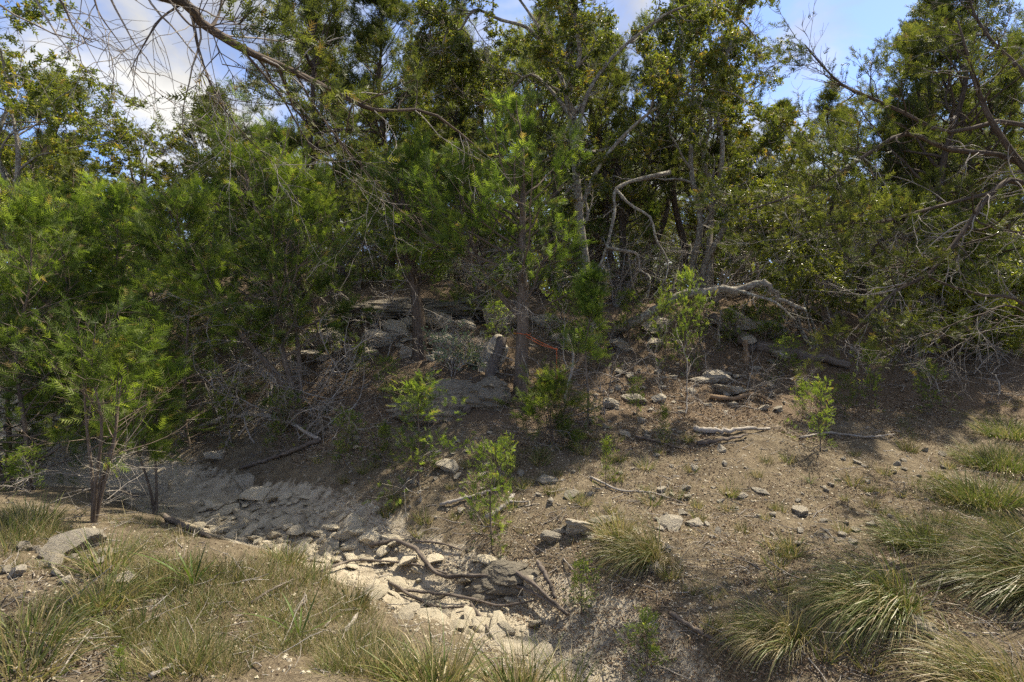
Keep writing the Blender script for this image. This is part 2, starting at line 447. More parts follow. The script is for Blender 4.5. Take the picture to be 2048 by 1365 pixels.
def along(pts, rad, k, t0, t1, even=False):
    """k random stations on each polyline: position, tangent, radius, t"""
    m, n, _ = pts.shape
    t = np.sort(rng.random((m, k)), 1) if not even else (np.arange(k)[None] + rng.random((m, k))) / k
    t = t0 + (t1 - t0) * t
    x = t * (n - 1); i = np.minimum(x.astype(int), n - 2); f = (x - i)[..., None]
    r_ = np.arange(m)[:, None]
    a = pts[r_, i]; b = pts[r_, i + 1]
    rd = rad[r_, i] * (1 - f[..., 0]) + rad[r_, i + 1] * f[..., 0]
    return (a * (1 - f) + b * f).reshape(-1, 3), nrm(b - a).reshape(-1, 3), rd.reshape(-1), t.reshape(-1)
def fork(tg, ang, up=0.0):
    """directions leaving the tangents at the given angle, random azimuth"""
    q = rng.normal(0, 1, tg.shape); q = nrm(q - (q * tg).sum(-1, keepdims=True) * tg)
    a = np.asarray(ang)
    a = a[:, None] if a.ndim else a
    d = tg * np.cos(a) + q * np.sin(a)
    d[:, 2] += up
    return nrm(d)
def taper(r0, n, end=0.25):
    r0 = np.asarray(r0, float)
    return r0[:, None] * np.linspace(1, end, n)[None]
def feather(n_side, length, lw, ll, vee=0.35, curl=0.15):
    """one juniper spray: thin pointed branchlets left and right of an axis along +Z"""
    V, T = [], []
    r_ = np.random.default_rng(5)
    for i in range(n_side):
        s = (i + 0.6) / n_side
        for sd in (-1, 1):
            z = length * s
            a = R(38 + 14 * r_.random()); l = ll * (1.05 - 0.55 * s) * (0.7 + 0.6 * r_.random())
            o = vee * (r_.random() * 2 - 1)
            d = np.array((sd * math.sin(a), o, math.cos(a))); d /= np.linalg.norm(d)
            w = np.cross(d, (0.3 * r_.normal(), 1, 0.3 * r_.normal())); w /= np.linalg.norm(w)
            b = np.array((0, curl * length * s * s, z))
            k = len(V)
            V += [b - w * lw * .5, b + w * lw * .5, b + d * l]; T += [(k, k + 1, k + 2)]
    k = len(V)
    V += [np.array((-lw * .4, 0, length * .6)), np.array((lw * .4, 0, length * .6)), np.array((0, curl * length, length * 1.2))]; T += [(k, k + 1, k + 2)]
    return np.array(V), np.array(T)
def leafshape(l, w, fold=0.25):
    V = np.array([(0, 0, 0), (w * .5, fold * w, l * .45), (0, 0, l), (-w * .5, fold * w, l * .45)]); T = np.array([(0, 1, 2), (0, 2, 3)])
    return V, T
def leafcluster(n, l, w, spread):
    r_ = np.random.default_rng(3); V, T = [], []
    for i in range(n):
        v, t = leafshape(l * (0.7 + .6 * r_.random()), w * (0.75 + .5 * r_.random()))
        a = r_.random() * 6.28; e = R(20 + 75 * r_.random())
        d = np.array((math.cos(a) * math.sin(e), math.sin(a) * math.sin(e), math.cos(e)))
        x = np.cross(d, r_.normal(size=3)); x /= np.linalg.norm(x); y = np.cross(d, x)
        T.append(t + len(V) * 4); V.append(v[:, :1] * x + v[:, 1:2] * y + v[:, 2:] * d + np.array((0, 0, spread * i / n)))
    return np.concatenate(V), np.concatenate(T)
def scatter(name, shape, O, D, S, tint, material, grad=0.0):
    V, T = shape
    D = nrm(D); m = len(O); k = len(V)
    q = rng.normal(0, 1, D.shape); x = nrm(q - (q * D).sum(-1, keepdims=True) * D); y = np.cross(D, x)
    W_ = (V[None, :, :1] * x[:, None] + V[None, :, 1:2] * y[:, None] + V[None, :, 2:] * D[:, None]) * np.asarray(S)[:, None, None] + O[:, None]
    TT = (T[None] + (np.arange(m) * k)[:, None, None]).reshape(-1, T.shape[1])
    tg = grad * (V[:, 2] / max(1e-6, V[:, 2].max()) - .55)
    return mesh_np(name, W_.reshape(-1, 3), TT, material, tint=np.clip((tint[:, None] + tg[None]), 0, 1).ravel())
SPRAY = feather(5, 0.15, 0.0125, 0.082)
SPRAY_Y = feather(7, 0.16, 0.0085, 0.08)
SPRAY_FINE = feather(5, 0.10, 0.010, 0.055)
TUFT = leafcluster(7, 0.048, 0.020, 0.04)

class Tree:
    def __init__(s):
        s.wood = Tubes(); s.twig = Tubes(); s.O = []; s.D = []; s.S = []; s.hasw = s.hast = False
    def w(s, p, r, k=6): s.wood.add(p, r, k); s.hasw = True
    def t(s, p, r, k=3): s.twig.add(p, r, k); s.hast = True
    def leaves(s, O, D, S): s.O.append(O); s.D.append(D); s.S.append(np.broadcast_to(S, (len(O),)) * (0.75 + 0.5 * rng.random(len(O))))
    def finish(s, name, loc, label, cat, leafm, barkm, shape=SPRAY, group=None, twigm=None, crown='crown', holes=0.2):
        root = empty(name, loc, label, cat, group)
        if s.hasw: ob('trunk', s.wood.build('trunk', barkm, 0.06), root)
        if s.hast: tag(ob('dead_twigs', s.twig.build('dead_twigs', twigm or M['dead']), root), kind='stuff')
        if s.O:
            O = np.concatenate(s.O); D = np.concatenate(s.D); S = np.concatenate(s.S)
            if holes:
                hn = vnoise(O[:, 0] * 3.1 + O[:, 2] * 1.9 + 11, O[:, 1] * 3.1 - O[:, 2] * 2.3 + 71) + .5 * vnoise(O[:, 2] * 5.3 + O[:, 0] * 2 + 5, O[:, 1] * 5.1 + O[:, 0] + 33)
                kp = hn > holes - .3
                O, D, S = O[kp], D[kp], S[kp]
            cl = vnoise(O[:, 0] * 2.3 + O[:, 2] * 1.7 + 40, O[:, 1] * 2.3 + O[:, 2] * 2.1 + 40)
            ti = np.clip(0.45 + 0.6 * cl + rng.normal(0, 0.2, len(O)), 0, 0.97)
            ti[rng.random(len(O)) < 0.03] = 1.0
            ob(crown, scatter(crown, shape, O, D, S, ti, leafm, .38), root)
        return root

def foliate(T, b2, r2, k, t0, t1, ang, up, S, jit=0.04):
    o, tg, _, _ = along(b2, r2, k, t0, t1)
    T.leaves(o + rng.normal(0, jit, o.shape), fork(tg, R(ang) * (0.4 + rng.random(len(o))), up), S)

def juniper_young(H, Wd, n1=60, density=1.0, low=0.06, stems=1, lean=(0, 0), dead=10, S=1.0):
    T = Tree()
    for s in range(stems):
        a = rng.random() * 6.28; sp = 0.0 if stems == 1 else 0.16 * H
        top = np.array((lean[0] * H + math.cos(a) * sp, lean[1] * H + math.sin(a) * sp, H * (1 - 0.18 * (s > 0) * rng.random())))
        mid = top * 0.5 + np.array((*rng.normal(0, 0.035 * H, 2), 0))
        tr = catmull([(0, 0, -0.1), mid * 0.4 + rng.normal(0, 0.01 * H, 3), mid, top * .78 + rng.normal(0, .012 * H, 3), top], 16)[None]
        tr_r = taper([0.0085 * H + 0.005], 16, 0.12)
        T.w(tr, tr_r, 7)
        m = int(n1 / (1 if stems == 1 else stems * 0.7))
        o, tg, rd, t = along(tr, tr_r, m, low, 0.985, True)
        az = np.arange(m) * 2.4 + rng.normal(0, .5, m)
        el = R(12) + R(38) * t + rng.normal(0, .2, m)
        D = np.stack([np.cos(az) * np.cos(el), np.sin(az) * np.cos(el), np.sin(el)], -1)
        prof = np.minimum(1, t * 4 + .35) * (1 - t) ** 0.6 + 0.14
        L = Wd * prof * (0.3 + 1.15 * rng.random(m))
        b1 = grow(o, D, L, 7, 0.10, 0.05); r1 = taper(np.clip(rd * .5, .003, .02), 7, .2)
        T.w(b1, r1, 4)
        k2 = 6
        o2, tg2, rd2, t2 = along(b1, r1, k2, 0.25, 1.0)
        L2 = np.repeat(L, k2) * (0.48 - 0.3 * t2) * (0.5 + rng.random(len(o2))) + 0.05
        b2 = grow(o2, fork(tg2, R(48) + rng.normal(0, .2, len(o2)), 0.12), L2, 4, 0.12, 0.05); r2 = taper(np.full(len(o2), .0028), 4, .4)
        T.w(b2, r2, 3)
        foliate(T, b2, r2, int(7 * density), 0.4, 1.0, 40, 0.12, S, .03)
        foliate(T, b1, r1, int(5 * density), 0.7, 1.0, 40, 0.15, S)
    if dead:
        o, tg, rd, t = along(tr, tr_r, dead, .03, .45)
        az = rng.random(dead) * 6.28
        D = np.stack([np.cos(az), np.sin(az), rng.normal(.05, .25, dead)], -1)
        b = grow(o, D, Wd * (.4 + .5 * rng.random(dead)), 6, .16, -.02); r = taper(np.full(dead, .005), 6, .3)
        T.t(b, r)
        o2, tg2, _, t2 = along(b, r, 5, .3, 1)
        T.t(grow(o2, fork(tg2, R(45) + rng.normal(0, .2, len(o2)), -.05), .12 + .22 * rng.random(len(o2)), 4, .2), taper(np.full(len(o2), .0022), 4, .4))
    return T

def stems_mature(H, ns, spread):
    out = []
    for s in range(ns):
        a = rng.random() * 6.28 + s * 6.28 / ns; sp = spread * H * (0.5 + rng.random()) if ns > 1 else 0.05 * H
        top = np.array((math.cos(a) * sp, math.sin(a) * sp, H * (1 - 0.22 * s / max(1, ns) * rng.random())))
        c = [np.array((0, 0, -.15)) + np.array((math.cos(a), math.sin(a), 0)) * .05]
        for f in (.12, .3, .5, .7, .86):
            c.append(top * np.array((f ** 0.8, f ** 0.8, f)) + np.array((*rng.normal(0, .03 * H, 2), 0)))
        out.append(catmull(c + [top], 22))
    return np.stack(out)
def juniper_mature(H, Wd, ns=2, low=0.4, n1=34, spread=.12, dead=22, S=1.0, r0=None, k2=7, dens=1.0):
    T = Tree()
    st = stems_mature(H, ns, spread)
    rr = taper(np.full(ns, r0 or (0.012 * H + 0.02)), 22, .1)
    T.w(st, rr, 8)
    m = n1
    o, tg, rd, t = along(st, rr, m, low, .99, True)
    k = len(o)
    az = rng.random(k) * 6.28; el = R(8) + R(50) * t ** 1.5 + rng.normal(0, .2, k)
    D = np.stack([np.cos(az) * np.cos(el), np.sin(az) * np.cos(el), np.sin(el)], -1)
    u = (t - low) / (1 - low)
    L = Wd * (0.25 + 1.1 * np.clip(np.sin(np.pi * np.clip(u * .8 + .22, 0, 1)), 0, 1) ** 0.8) * (.45 + .75 * rng.random(k))
    L = L * np.clip(1.15 - u * .75, .2, 1)
    b1 = grow(o, D, L, 9, .15, .045); r1 = taper(np.clip(rd * .55, .006, .035), 9, .2)
    T.w(b1, r1, 5)
    o2, tg2, rd2, t2 = along(b1, r1, k2, .3, 1)
    L2 = np.repeat(L, k2) * (.42 - .22 * t2) * (.5 + rng.random(len(o2))) + .08
    b2 = grow(o2, fork(tg2, R(45) + rng.normal(0, .25, len(o2)), .15), L2, 5, .16, .06); r2 = taper(np.clip(rd2 * .45, .003, .01), 5, .3)
    T.w(b2, r2, 3)
    o3, tg3, _, _ = along(b2, r2, 5, .3, 1)
    keep = rng.random(len(o3)) < .85
    o3, tg3 = o3[keep], tg3[keep]
    b3 = grow(o3, fork(tg3, R(38) + rng.normal(0, .2, len(o3)), .3), .10 + .16 * rng.random(len(o3)), 3, .12, .08); r3 = taper(np.full(len(o3), .0025), 3, .4)
    foliate(T, b3, r3, max(1, int(round(5 * dens))), 0, 1, 42, .25, S, .035)
    foliate(T, b2, r2, 2, .6, 1, 42, .25, S, .03)
    if dead:
        dead_on(T, st, rr, dead, .08, low + .15, Wd * .75)
    return T
def dead_on(T, st, rr, dead, t0, t1, L0, droop=-.03, r=.008):
    o, tg, rd, t = along(st, rr, dead, t0, t1)
    k = len(o); az = rng.random(k) * 6.28
    D = np.stack([np.cos(az), np.sin(az), rng.normal(.1, .3, k)], -1)
    b = grow(o, D, L0 * (.35 + .8 * rng.random(k)), 8, .18, droop); rb = taper(np.full(k, r), 8, .25)
    T.t(b, rb, 3)
    o2, tg2, _, t2 = along(b, rb, 6, .25, 1)
    b2 = grow(o2, fork(tg2, R(48) + rng.normal(0, .25, len(o2)), -.05), L0 * (.12 + .25 * rng.random(len(o2))), 5, .2, droop); r2 = taper(np.full(len(o2), r * .45), 5, .35)
    T.t(b2, r2, 3)
    o3, tg3, _, _ = along(b2, r2, 2, .3, 1)
    T.t(grow(o3, fork(tg3, R(45) + rng.normal(0, .2, len(o3))), .06 + .12 * rng.random(len(o3)), 3, .2), taper(np.full(len(o3), r * .25), 3, .5), 3)

def broadleaf(H, Wd, ns=2, low=.35, n1=14, S=1.0, k2=6, k3=6, kl=4, spread=.14, r0=None, stems=None, srad=None, bare=0.0, up=.1):
    T = Tree()
    st = stems_mature(H, ns, spread) if stems is None else stems
    rr = taper(np.full(len(st), r0 or (.011 * H + .02)), st.shape[1], .14) if srad is None else srad
    T.w(st, rr, 9)
    o, tg, rd, t = along(st, rr, n1, low, .98, True)
    k = len(o)
    b1 = grow(o, fork(tg, R(52) + rng.normal(0, .2, k), up), Wd * (.5 + .6 * rng.random(k)) * (1.1 - .5 * t), 10, .24, .03); r1 = taper(np.clip(rd * .6, .008, .04), 10, .2)
    T.w(b1, r1, 5)
    b1a = np.concatenate([b1]); 
    o2, tg2, rd2, t2 = along(b1, r1, k2, .25, 1)
    b2 = grow(o2, fork(tg2, R(48) + rng.normal(0, .25, len(o2)), up), Wd * (.18 + .28 * rng.random(len(o2))), 7, .26, .02); r2 = taper(np.clip(rd2 * .5, .004, .015), 7, .25)
    T.w(b2, r2, 4)
    o3, tg3, rd3, _ = along(b2, r2, k3, .25, 1)
    b3 = grow(o3, fork(tg3, R(45) + rng.normal(0, .25, len(o3)), up), Wd * .06 + .18 * rng.random(len(o3)), 4, .25, 0); r3 = taper(np.full(len(o3), .0032), 4, .35)
    T.t(b3, r3, 3)
    if bare:
        kp = rng.random(len(b3)) > bare
        b3, r3 = b3[kp], r3[kp]
    foliate(T, b3, r3, kl, .25, 1, 60, .1, S, .02)
    return T

# ------------------------------------------------------------------ prototypes for the wood
def proto(fn, name, cat, leafm, barkm, shape=SPRAY, **k):
    return fn.finish(name, (0, 0, 0), 'x', cat, M[leafm], M[barkm], shape, **k)
JM = [proto(juniper_mature(7.0, 1.6, ns, low, n1, sp, S=1.15), 'juniper_tree', 'juniper tree', 'jun_dark', 'bark_d', holes=.27)
      for ns, low, n1, sp in ((2, .26, 34, .12), (3, .32, 25, .15), (1, .24, 62, .06), (2, .38, 34, .14))]
JY = [proto(juniper_young(3.4, 1.3, 62, 1.0, stems=st, S=1.0), 'young_juniper', 'young juniper', 'jun_young', 'bark_j', SPRAY_Y, holes=.26)
      for st in (1, 1, 2)]
JS = [proto(juniper_young(.85, .36, 20, .5, .12, dead=4, S=.62), 'juniper_sapling', 'sapling', 'jun_young', 'bark_j', SPRAY_FINE, holes=0) for _ in range(3)]
OK = [proto(broadleaf(5.6, 2.1, ns, .3, n1, 1.2, 8, 8, 5), 'oak_tree', 'oak tree', 'oak', 'bark_o', TUFT) for ns, n1 in ((2, 11), (3, 8))]
PROTOS = JM + JY + JS + OK

def place(protos, i, px, Y, top, h0, label, group=None, rz=None, wide=1.0, base_py=None):
    x = (px - CX) / FPX * Y
    z = h1(x, Y)
    H = EYE + (HY - top) / FPX * Y - z
    s = H / h0
    return copy_thing(protos[i % len(protos)], (x, Y, z - .03), rng.random() * 6.28 if rz is None else rz, (s * wide, s * wide, s), label, group)

# rear row on the plateau behind the rocky crest (photograph column, distance, top row)
place(JM, 0, 5, 12.5, 70, 7.0, 'tall dark juniper at the far left edge, behind the oaks')
place(OK, 0, 95, 11.0, 130, 5.6, 'sparse yellow-green oak reaching highest at the left, below the white cloud', wide=1.1)
place(OK, 1, 300, 12.0, 270, 5.6, 'low spreading yellow-green oak between left oak and pointed green juniper', wide=1.25)
place(OK, 0, 400, 13.5, 280, 5.6, 'small oak crown just beside the apex of the pointed juniper', rz=2.0, wide=.9)
place(JM, 2, 605, 10.6, -70, 7.0, 'tall dense juniper rising out of the top edge, left of centre', wide=1.1)
place(JM, 0, 690, 12.5, 60, 7.0, 'olive-green juniper squeezed between two taller junipers left of centre')
place(JM, 2, 775, 11.5, 18, 7.0, 'pointed dark juniper with slender tip against blue sky', wide=1.15)
place(JM, 1, 868, 13, 62, 7.0, 'juniper with rounded top right of the slender-tipped juniper')
place(JM, 3, 948, 14, 85, 7.0, 'open juniper standing before bright sky left of the forked grey tree')
place(JM, 3, 1050, 12, 50, 7.0, 'thin dark-stemmed juniper directly left of the forked grey tree')
place(JM, 1, 1245, 11.6, 60, 7.0, 'dark multi-stemmed juniper directly right of the forked grey tree', wide=1.1)
place(JM, 2, 460, 14.0, 200, 7.0, 'juniper peeking over the pointed juniper, left of the tall dense one')
place(JM, 1, 820, 15.0, 110, 7.0, 'juniper behind and between the slender-tipped and round-topped junipers')
place(JM, 3, 1000, 16.0, 60, 7.0, 'pale distant juniper seen through the left fork of the grey tree')
place(JM, 0, 1120, 14.5, 30, 7.0, 'tall juniper seen through the middle of the forked grey tree')
place(JM, 2, 1180, 13.0, 90, 7.0, 'narrow juniper standing right behind the grey trunk')
place(JM, 3, 1330, 13.0, 40, 7.0, 'leafy juniper behind the right branches of the forked grey tree')
place(JM, 1, 1430, 14.0, 200, 7.0, 'juniper behind the trunk of the yellow-leaved oak')
place(JM, 2, 1660, 14.5, 235, 7.0, 'juniper filling the dip in the trees under the cloud gap')
place(JM, 0, 1790, 13.5, 180, 7.0, 'juniper in the second line near the right edge')
place(JM, 3, 1970, 12.5, 20, 7.0, 'broad juniper in the second line, upper right')
place(OK, 1, 1420, 10.8, 0, 5.6, 'yellow-leaved oak hanging over the bright cloud gap', wide=.95)
place(JM, 0, 1500, 13.5, 250, 7.0, 'juniper below the yellow-leaved oak, its top near the cloud gap')
place(JM, 2, 1590, 13, 215, 7.0, 'short-topped juniper under the bright cloud gap')
place(JM, 3, 1725, 11.5, 190, 7.0, 'juniper with ragged crown at the right end of the cloud gap')
place(JM, 1, 1890, 11, 40, 7.0, 'tall juniper behind bare grey limbs near the right edge')
place(JM, 0, 1985, 10, -60, 7.0, 'dark juniper filling the upper right corner')
# deeper rows
LAND = ['the far left edge', 'the left oak', 'the low spreading oak', 'the pointed juniper', 'the tall dense juniper', 'the slender-tipped juniper', 'the round-topped juniper',
        'the thick dark trunk', 'the straight brown trunk', 'the forked grey tree', 'the broken pale limb', 'the yellow-leaved oak', 'the arching lichen limb', 'the glossy shrub', 'the right-edge limbs']
for row, (Y0, n) in enumerate(((14.5, 10), (18, 11), (23, 12))):
    for k in range(n):
        px = -40 + (k + .2 + rng.random() * .6) * 2130 / n
        env = np.interp(px, [0, 120, 300, 430, 560, 700, 850, 1000, 1480, 1560, 1700, 1850, 2048], [190, 260, 350, 350, 170, 130, 180, 170, 240, 290, 260, 190, 90])
        lm = LAND[int((k + .5) / n * 15)]
        place(JM, k + row, px, Y0 + rng.random() * 3, env + 25 + rng.random() * 90, 7.0, 'dark juniper in the %s of the shaded wood behind %s' % (('nearer part', 'middle depth', 'farthest part')[row], lm), 'junipers deep in the wood', wide=1.15)
def far_wood():
    n = 22000
    a = R(-62) + R(124) * rng.random(n); d = 25 + 22 * rng.random(n)
    X = d * np.sin(a); Yv = d * np.cos(a)
    g0 = hz(X, Yv)
    top = 4.4 + 3.2 * vnoise(X * .35 + 60, Yv * .35 + 60)
    Z = g0 + top * rng.random(n) ** 1.25
    D = np.stack([rng.normal(0, .6, n), rng.normal(0, .6, n), rng.normal(.6, .4, n)], -1)
    ti = np.clip(.4 + .6 * vnoise(X * .9 + Z * .8 + 90, Yv * .9 + Z + 90) + rng.normal(0, .12, n), 0, .95)
    o = ob('far_woodland', scatter('far_woodland', feather(3, .5, .11, .42, .6), np.stack([X, Yv, Z], -1), D, .8 + .6 * rng.random(n), ti, M['jun_dark']))
    tag(o, 'dense dark juniper wood closing the view far behind the trunks', 'woodland', kind='stuff')
far_wood()
def dead_shrub(H):
    T = Tree()
    k = 7; az = rng.random(k) * 6.28
    D = np.stack([.45 * np.cos(az), .45 * np.sin(az), np.ones(k)], -1)
    st = grow(np.zeros((k, 3)) - (0, 0, .05), D, H * (.7 + .4 * rng.random(k)), 12, .12, .0); rr = taper(np.full(k, .018), 12, .25)
    T.w(st, rr, 5)
    dead_on(T, st, rr, 7, .1, 1, H * .5, -.01, .006)
    return T
DS = [proto(dead_shrub(1.7), 'dead_shrub', 'dead shrub', 'jun_dark', 'dead') for _ in range(2)]
PROTOS += DS
for k in range(20):
    px = 590 + (k + rng.random()) * 72; Yd = 10.6 + 2.5 * rng.random(); xd = (px - CX) / FPX * Yd
    q = .8 + .5 * rng.random()
    copy_thing(DS[k % 2], (xd, Yd, h1(xd, Yd)), rng.random() * 6.28, q, 'grey leafless brush standing behind the crest at the edge of the wood', 'leafless brush behind the crest')

copy_thing(JM[1], (7.6, 3.2, h1(7.6, 3.2)), 1.0, .9, 'juniper outside the right edge that dapples the grass clumps', 'junipers beside the viewpoint')
copy_thing(JM[3], (5.6, 1.2, h1(5.6, 1.2)), 4.0, .8, 'juniper right of the viewpoint that dapples the near bank', 'junipers beside the viewpoint')
copy_thing(JM[1], (9.5, 6.5, h1(9.5, 6.5)), 2.6, .95, 'juniper outside the right edge behind the near right juniper', 'junipers beside the viewpoint')

# ------------------------------------------------------------------ middle-distance young junipers
yj = 'young bright green junipers on the bank'
place(JY, 0, 60, 7.6, 425, 3.4, 'bushy bright green juniper at the left edge above the pale creek bend', wide=1.0)
place(JY, 2, 180, 9.2, 440, 3.4, 'green juniper behind the left-edge juniper, below the oaks', wide=1.1)
place(JY, 1, 300, 8.8, 470, 3.4, 'dark green young juniper left of the leaning red-brown stem', wide=1.05)
place(JY, 0, 640, 8.7, 400, 3.4, 'feathery juniper beside the big rounded boulder left of centre', wide=.8)
place(JY, 1, 720, 10.8, 330, 3.4, 'juniper behind the crest ledge left of the centre trunks', wide=.9)
place(JY, 2, 960, 9.6, 330, 3.4, 'light green juniper on the crest between the two centre trunks', wide=.85)
place(JY, 0, 1300, 11, 420, 3.4, 'grey-green juniper behind the broken lichen-grey limb', wide=.75)
place(JY, 1, 1440, 11.5, 430, 3.4, 'juniper in the shade behind the arching lichen limb', wide=.8)
place(JY, 2, 1990, 11.0, 430, 3.4, 'juniper in deep shade at the right edge behind bare twigs', wide=1.0)

place(JY, 2, 15, 8.8, 590, 3.4, 'low wide juniper at the left edge over the creek bend', wide=1.7)
place(JY, 1, 235, 10.2, 400, 3.4, 'green juniper in the second line below the low spreading oak', wide=1.1)
place(JY, 2, 110, 10.6, 380, 3.4, 'dark juniper behind the left-edge juniper and under the tall oak', wide=1.1)
place(JY, 0, 430, 10.0, 380, 3.4, 'juniper behind the leaning stems of the pointed juniper', wide=1.0)
place(JY, 1, 380, 8.0, 560, 3.4, 'low spreading green juniper on the far creek bank below the leaning stems', wide=1.5)
place(JY, 2, 520, 11.0, 330, 3.4, 'shaded juniper right behind the pointed juniper', wide=1.0)
place(JY, 0, 840, 11.2, 300, 3.4, 'juniper on the plateau behind the thick dark trunk', wide=.95)
place(JY, 1, 1150, 11.4, 330, 3.4, 'juniper on the plateau behind the forked grey tree', wide=.9)

# the pointed juniper with the leaning red-brown stem
def custom_stems(base, lists, n=20):
    return np.stack([catmull([np.array(p) - base for p in l], n) for l in lists])
def hero_young(base, stems, radii, Wd, n1, S, low=.25, dens=1.0, k2=6, dead=20, prof_pow=.55):
    T = Tree()
    n = stems.shape[1]
    rr = np.stack([np.linspace(1, .12, n) * r for r in radii])
    T.w(stems, rr, 8)
    o, tg, rd, t = along(stems, rr, n1, low, .985, True)
    k = len(o)
    az = np.arange(k) * 2.4 + rng.normal(0, .5, k); el = R(14) + R(36) * t + rng.normal(0, .16, k)
    D = np.stack([np.cos(az) * np.cos(el), np.sin(az) * np.cos(el), np.sin(el)], -1)
    u = np.clip((t - low) / (1 - low), 0, 1)
    L = Wd * ((1 - u) ** prof_pow * np.minimum(1, u * 3 + .55) + .15) * (.3 + 1.1 * rng.random(k))
    b1 = grow(o, D, L, 8, .12, .05); r1 = taper(np.clip(rd * .5, .004, .02), 8, .2)
    T.w(b1, r1, 4)
    o2, tg2, rd2, t2 = along(b1, r1, k2, .2, 1)
    L2 = np.repeat(L, k2) * (.46 - .28 * t2) * (.5 + rng.random(len(o2))) + .06
    b2 = grow(o2, fork(tg2, R(46) + rng.normal(0, .2, len(o2)), .12), L2, 4, .12, .05); r2 = taper(np.full(len(o2), .003), 4, .4)
    T.w(b2, r2, 3)
    foliate(T, b2, r2, int(7 * dens), .4, 1, 40, .12, S, .03)
    foliate(T, b1, r1, int(5 * dens), .7, 1, 40, .15, S)
    if dead:
        dead_on(T, stems, rr, dead, .06, low + .25, Wd * .8, r=.006)
    return T
b = gp(598, 856)
st = custom_stems(b, [(b - (0, 0, .1), Pt(560, 760, b[1] + .1), Pt(500, 690, b[1] + .2), Pt(425, 590, b[1] + .3), Pt(370, 500, b[1] + .3), Pt(330, 400, b[1] + .2)),
                      (b - (0, 0, .1), Pt(585, 780, b[1] + .1), Pt(562, 690, b[1] + .25), Pt(545, 560, b[1] + .4), Pt(500, 380, b[1] + .6), Pt(445, 205, b[1] + .8)),
                      (b - (0, 0, .1), Pt(600, 760, b[1] + .2), Pt(590, 640, b[1] + .5), Pt(570, 520, b[1] + .7), Pt(590, 430, b[1] + .8), Pt(585, 360, b[1] + .9))])
hero_young(b, st, (.05, .055, .04), 1.1, 42, 1.0, .34, dead=22).finish('juniper_tree', tuple(b), 'pointed dark green juniper with leaning red-brown stems left of centre', 'juniper tree', M['jun_young'], M['bark_j'], SPRAY_Y)
# the two junipers with bare lower trunks on the ledge
b = gp(841, 718)
st = custom_stems(b, [(b - (0, 0, .15), Pt(838, 660, b[1]), Pt(832, 590, b[1]), Pt(815, 520, b[1]), Pt(800, 440, b[1]), Pt(820, 330, b[1] + .1))])
hero_young(b, st, (.12,), 1.15, 50, 1.0, .42, dead=30).finish('juniper_tree', tuple(b), 'juniper with thick dark shaggy trunk above the hanging grass tuft', 'juniper tree', M['jun_young'], M['bark_d'], SPRAY_Y)
b = gp(1042, 792)
TRB = b.copy()
st = custom_stems(b, [(b - (0, 0, .15), Pt(1043, 720, b[1]), Pt(1046, 600, b[1]), Pt(1044, 480, b[1] + .1), Pt(1046, 380, b[1] + .1), Pt(1036, 230, b[1] + .2)),
                      (Pt(1046, 640, b[1]), Pt(1000, 590, b[1] + .1), Pt(965, 540, b[1] + .2), Pt(950, 500, b[1] + .2), Pt(925, 430, b[1] + .3), Pt(915, 350, b[1] + .4))])
hero_young(b, st, (.115, .045), 1.35, 44, 1.0, .34, dead=26).finish('juniper_tree', tuple(b), 'juniper with straight brown trunk that the orange cord is tied to', 'juniper tree', M['jun_young'], M['bark_j'], SPRAY_Y)
# bushy junipers in front of it
def sap_at(i, px, py, top, label, wide=1.0, protos=None, h0=.85, group='juniper saplings', rz=None):
    b = gp(px, py)
    H = EYE + (HY - top) / FPX * b[1] - b[2]
    s = H / h0
    return copy_thing((protos or JS)[i % 3], (b[0], b[1], b[2] - .02), rng.random() * 6.28 if rz is None else rz, (s * wide, s * wide, s), label, group)
T = juniper_young(.62, .42, 30, .8, .12, stems=3, dead=8, S=.8)
b = gp(1108, 895); T.finish('young_juniper', tuple(b), 'low bushy bright green juniper on the slope below the orange cord', 'young juniper', M['jun_young'], M['bark_j'], SPRAY_Y)
T = juniper_young(1.75, .36, 26, .7, .42, lean=(.03, 0), dead=10, S=.85)
b = gp(1175, 850); T.finish('young_juniper', tuple(b), 'thin upright juniper with pale stem just right of the orange cord', 'young juniper', M['jun_young'], M['bark_j'], SPRAY_Y)
T = juniper_young(1.75, .75, 30, .75, .36, stems=4, dead=18, S=.85)
b = gp(185, 1045); T.finish('young_juniper', tuple(b), 'bright green juniper on thin bare stems at the creek edge, lower left', 'young juniper', M['jun_young'], M['bark_j'], SPRAY_Y, holes=.34)
T = juniper_young(1.45, .55, 36, .9, .40, stems=2, lean=(-.12, 0), dead=10, S=.85)
b = gp(312, 1025); T.finish('young_juniper', tuple(b), 'crooked two-stemmed juniper beside the pale creek slab', 'young juniper', M['jun_young'], M['bark_j'], SPRAY_Y)
sap_at(0, 838, 972, 770, 'thin-stemmed dark green juniper on the lower slope left of centre', 1.25)
sap_at(1, 985, 1108, 905, 'leaning see-through sapling beside the forked grey stick', .8)
sap_at(2, 1015, 975, 880, 'small pale green sapling above the forked grey stick', .8)
sap_at(0, 1212, 975, 880, 'little upright sapling on the bare slope below the bushy juniper', .7)
sap_at(1, 1165, 1235, 1125, 'bright yellow-green sapling at the creek edge right of the fallen branches', 1.0)
sap_at(2, 1640, 905, 775, 'sapling on the right slope below the long black log', .95)
sap_at(0, 1605, 840, 765, 'small yellow-green sapling left of the slope sapling under the black log', .8)
sap_at(1, 1690, 835, 755, 'bright sapling pair on the slope under the glossy shrub', 1.0)
sap_at(2, 1855, 830, 735, 'shaded dark sapling on the right slope near the grass patch', 1.0)
sap_at(0, 1740, 815, 690, 'thin bare-stemmed sapling between the glossy shrub and the right slope', .7)
sap_at(1, 1378, 748, 560, 'slender young tree before the arching lichen limb', .6)
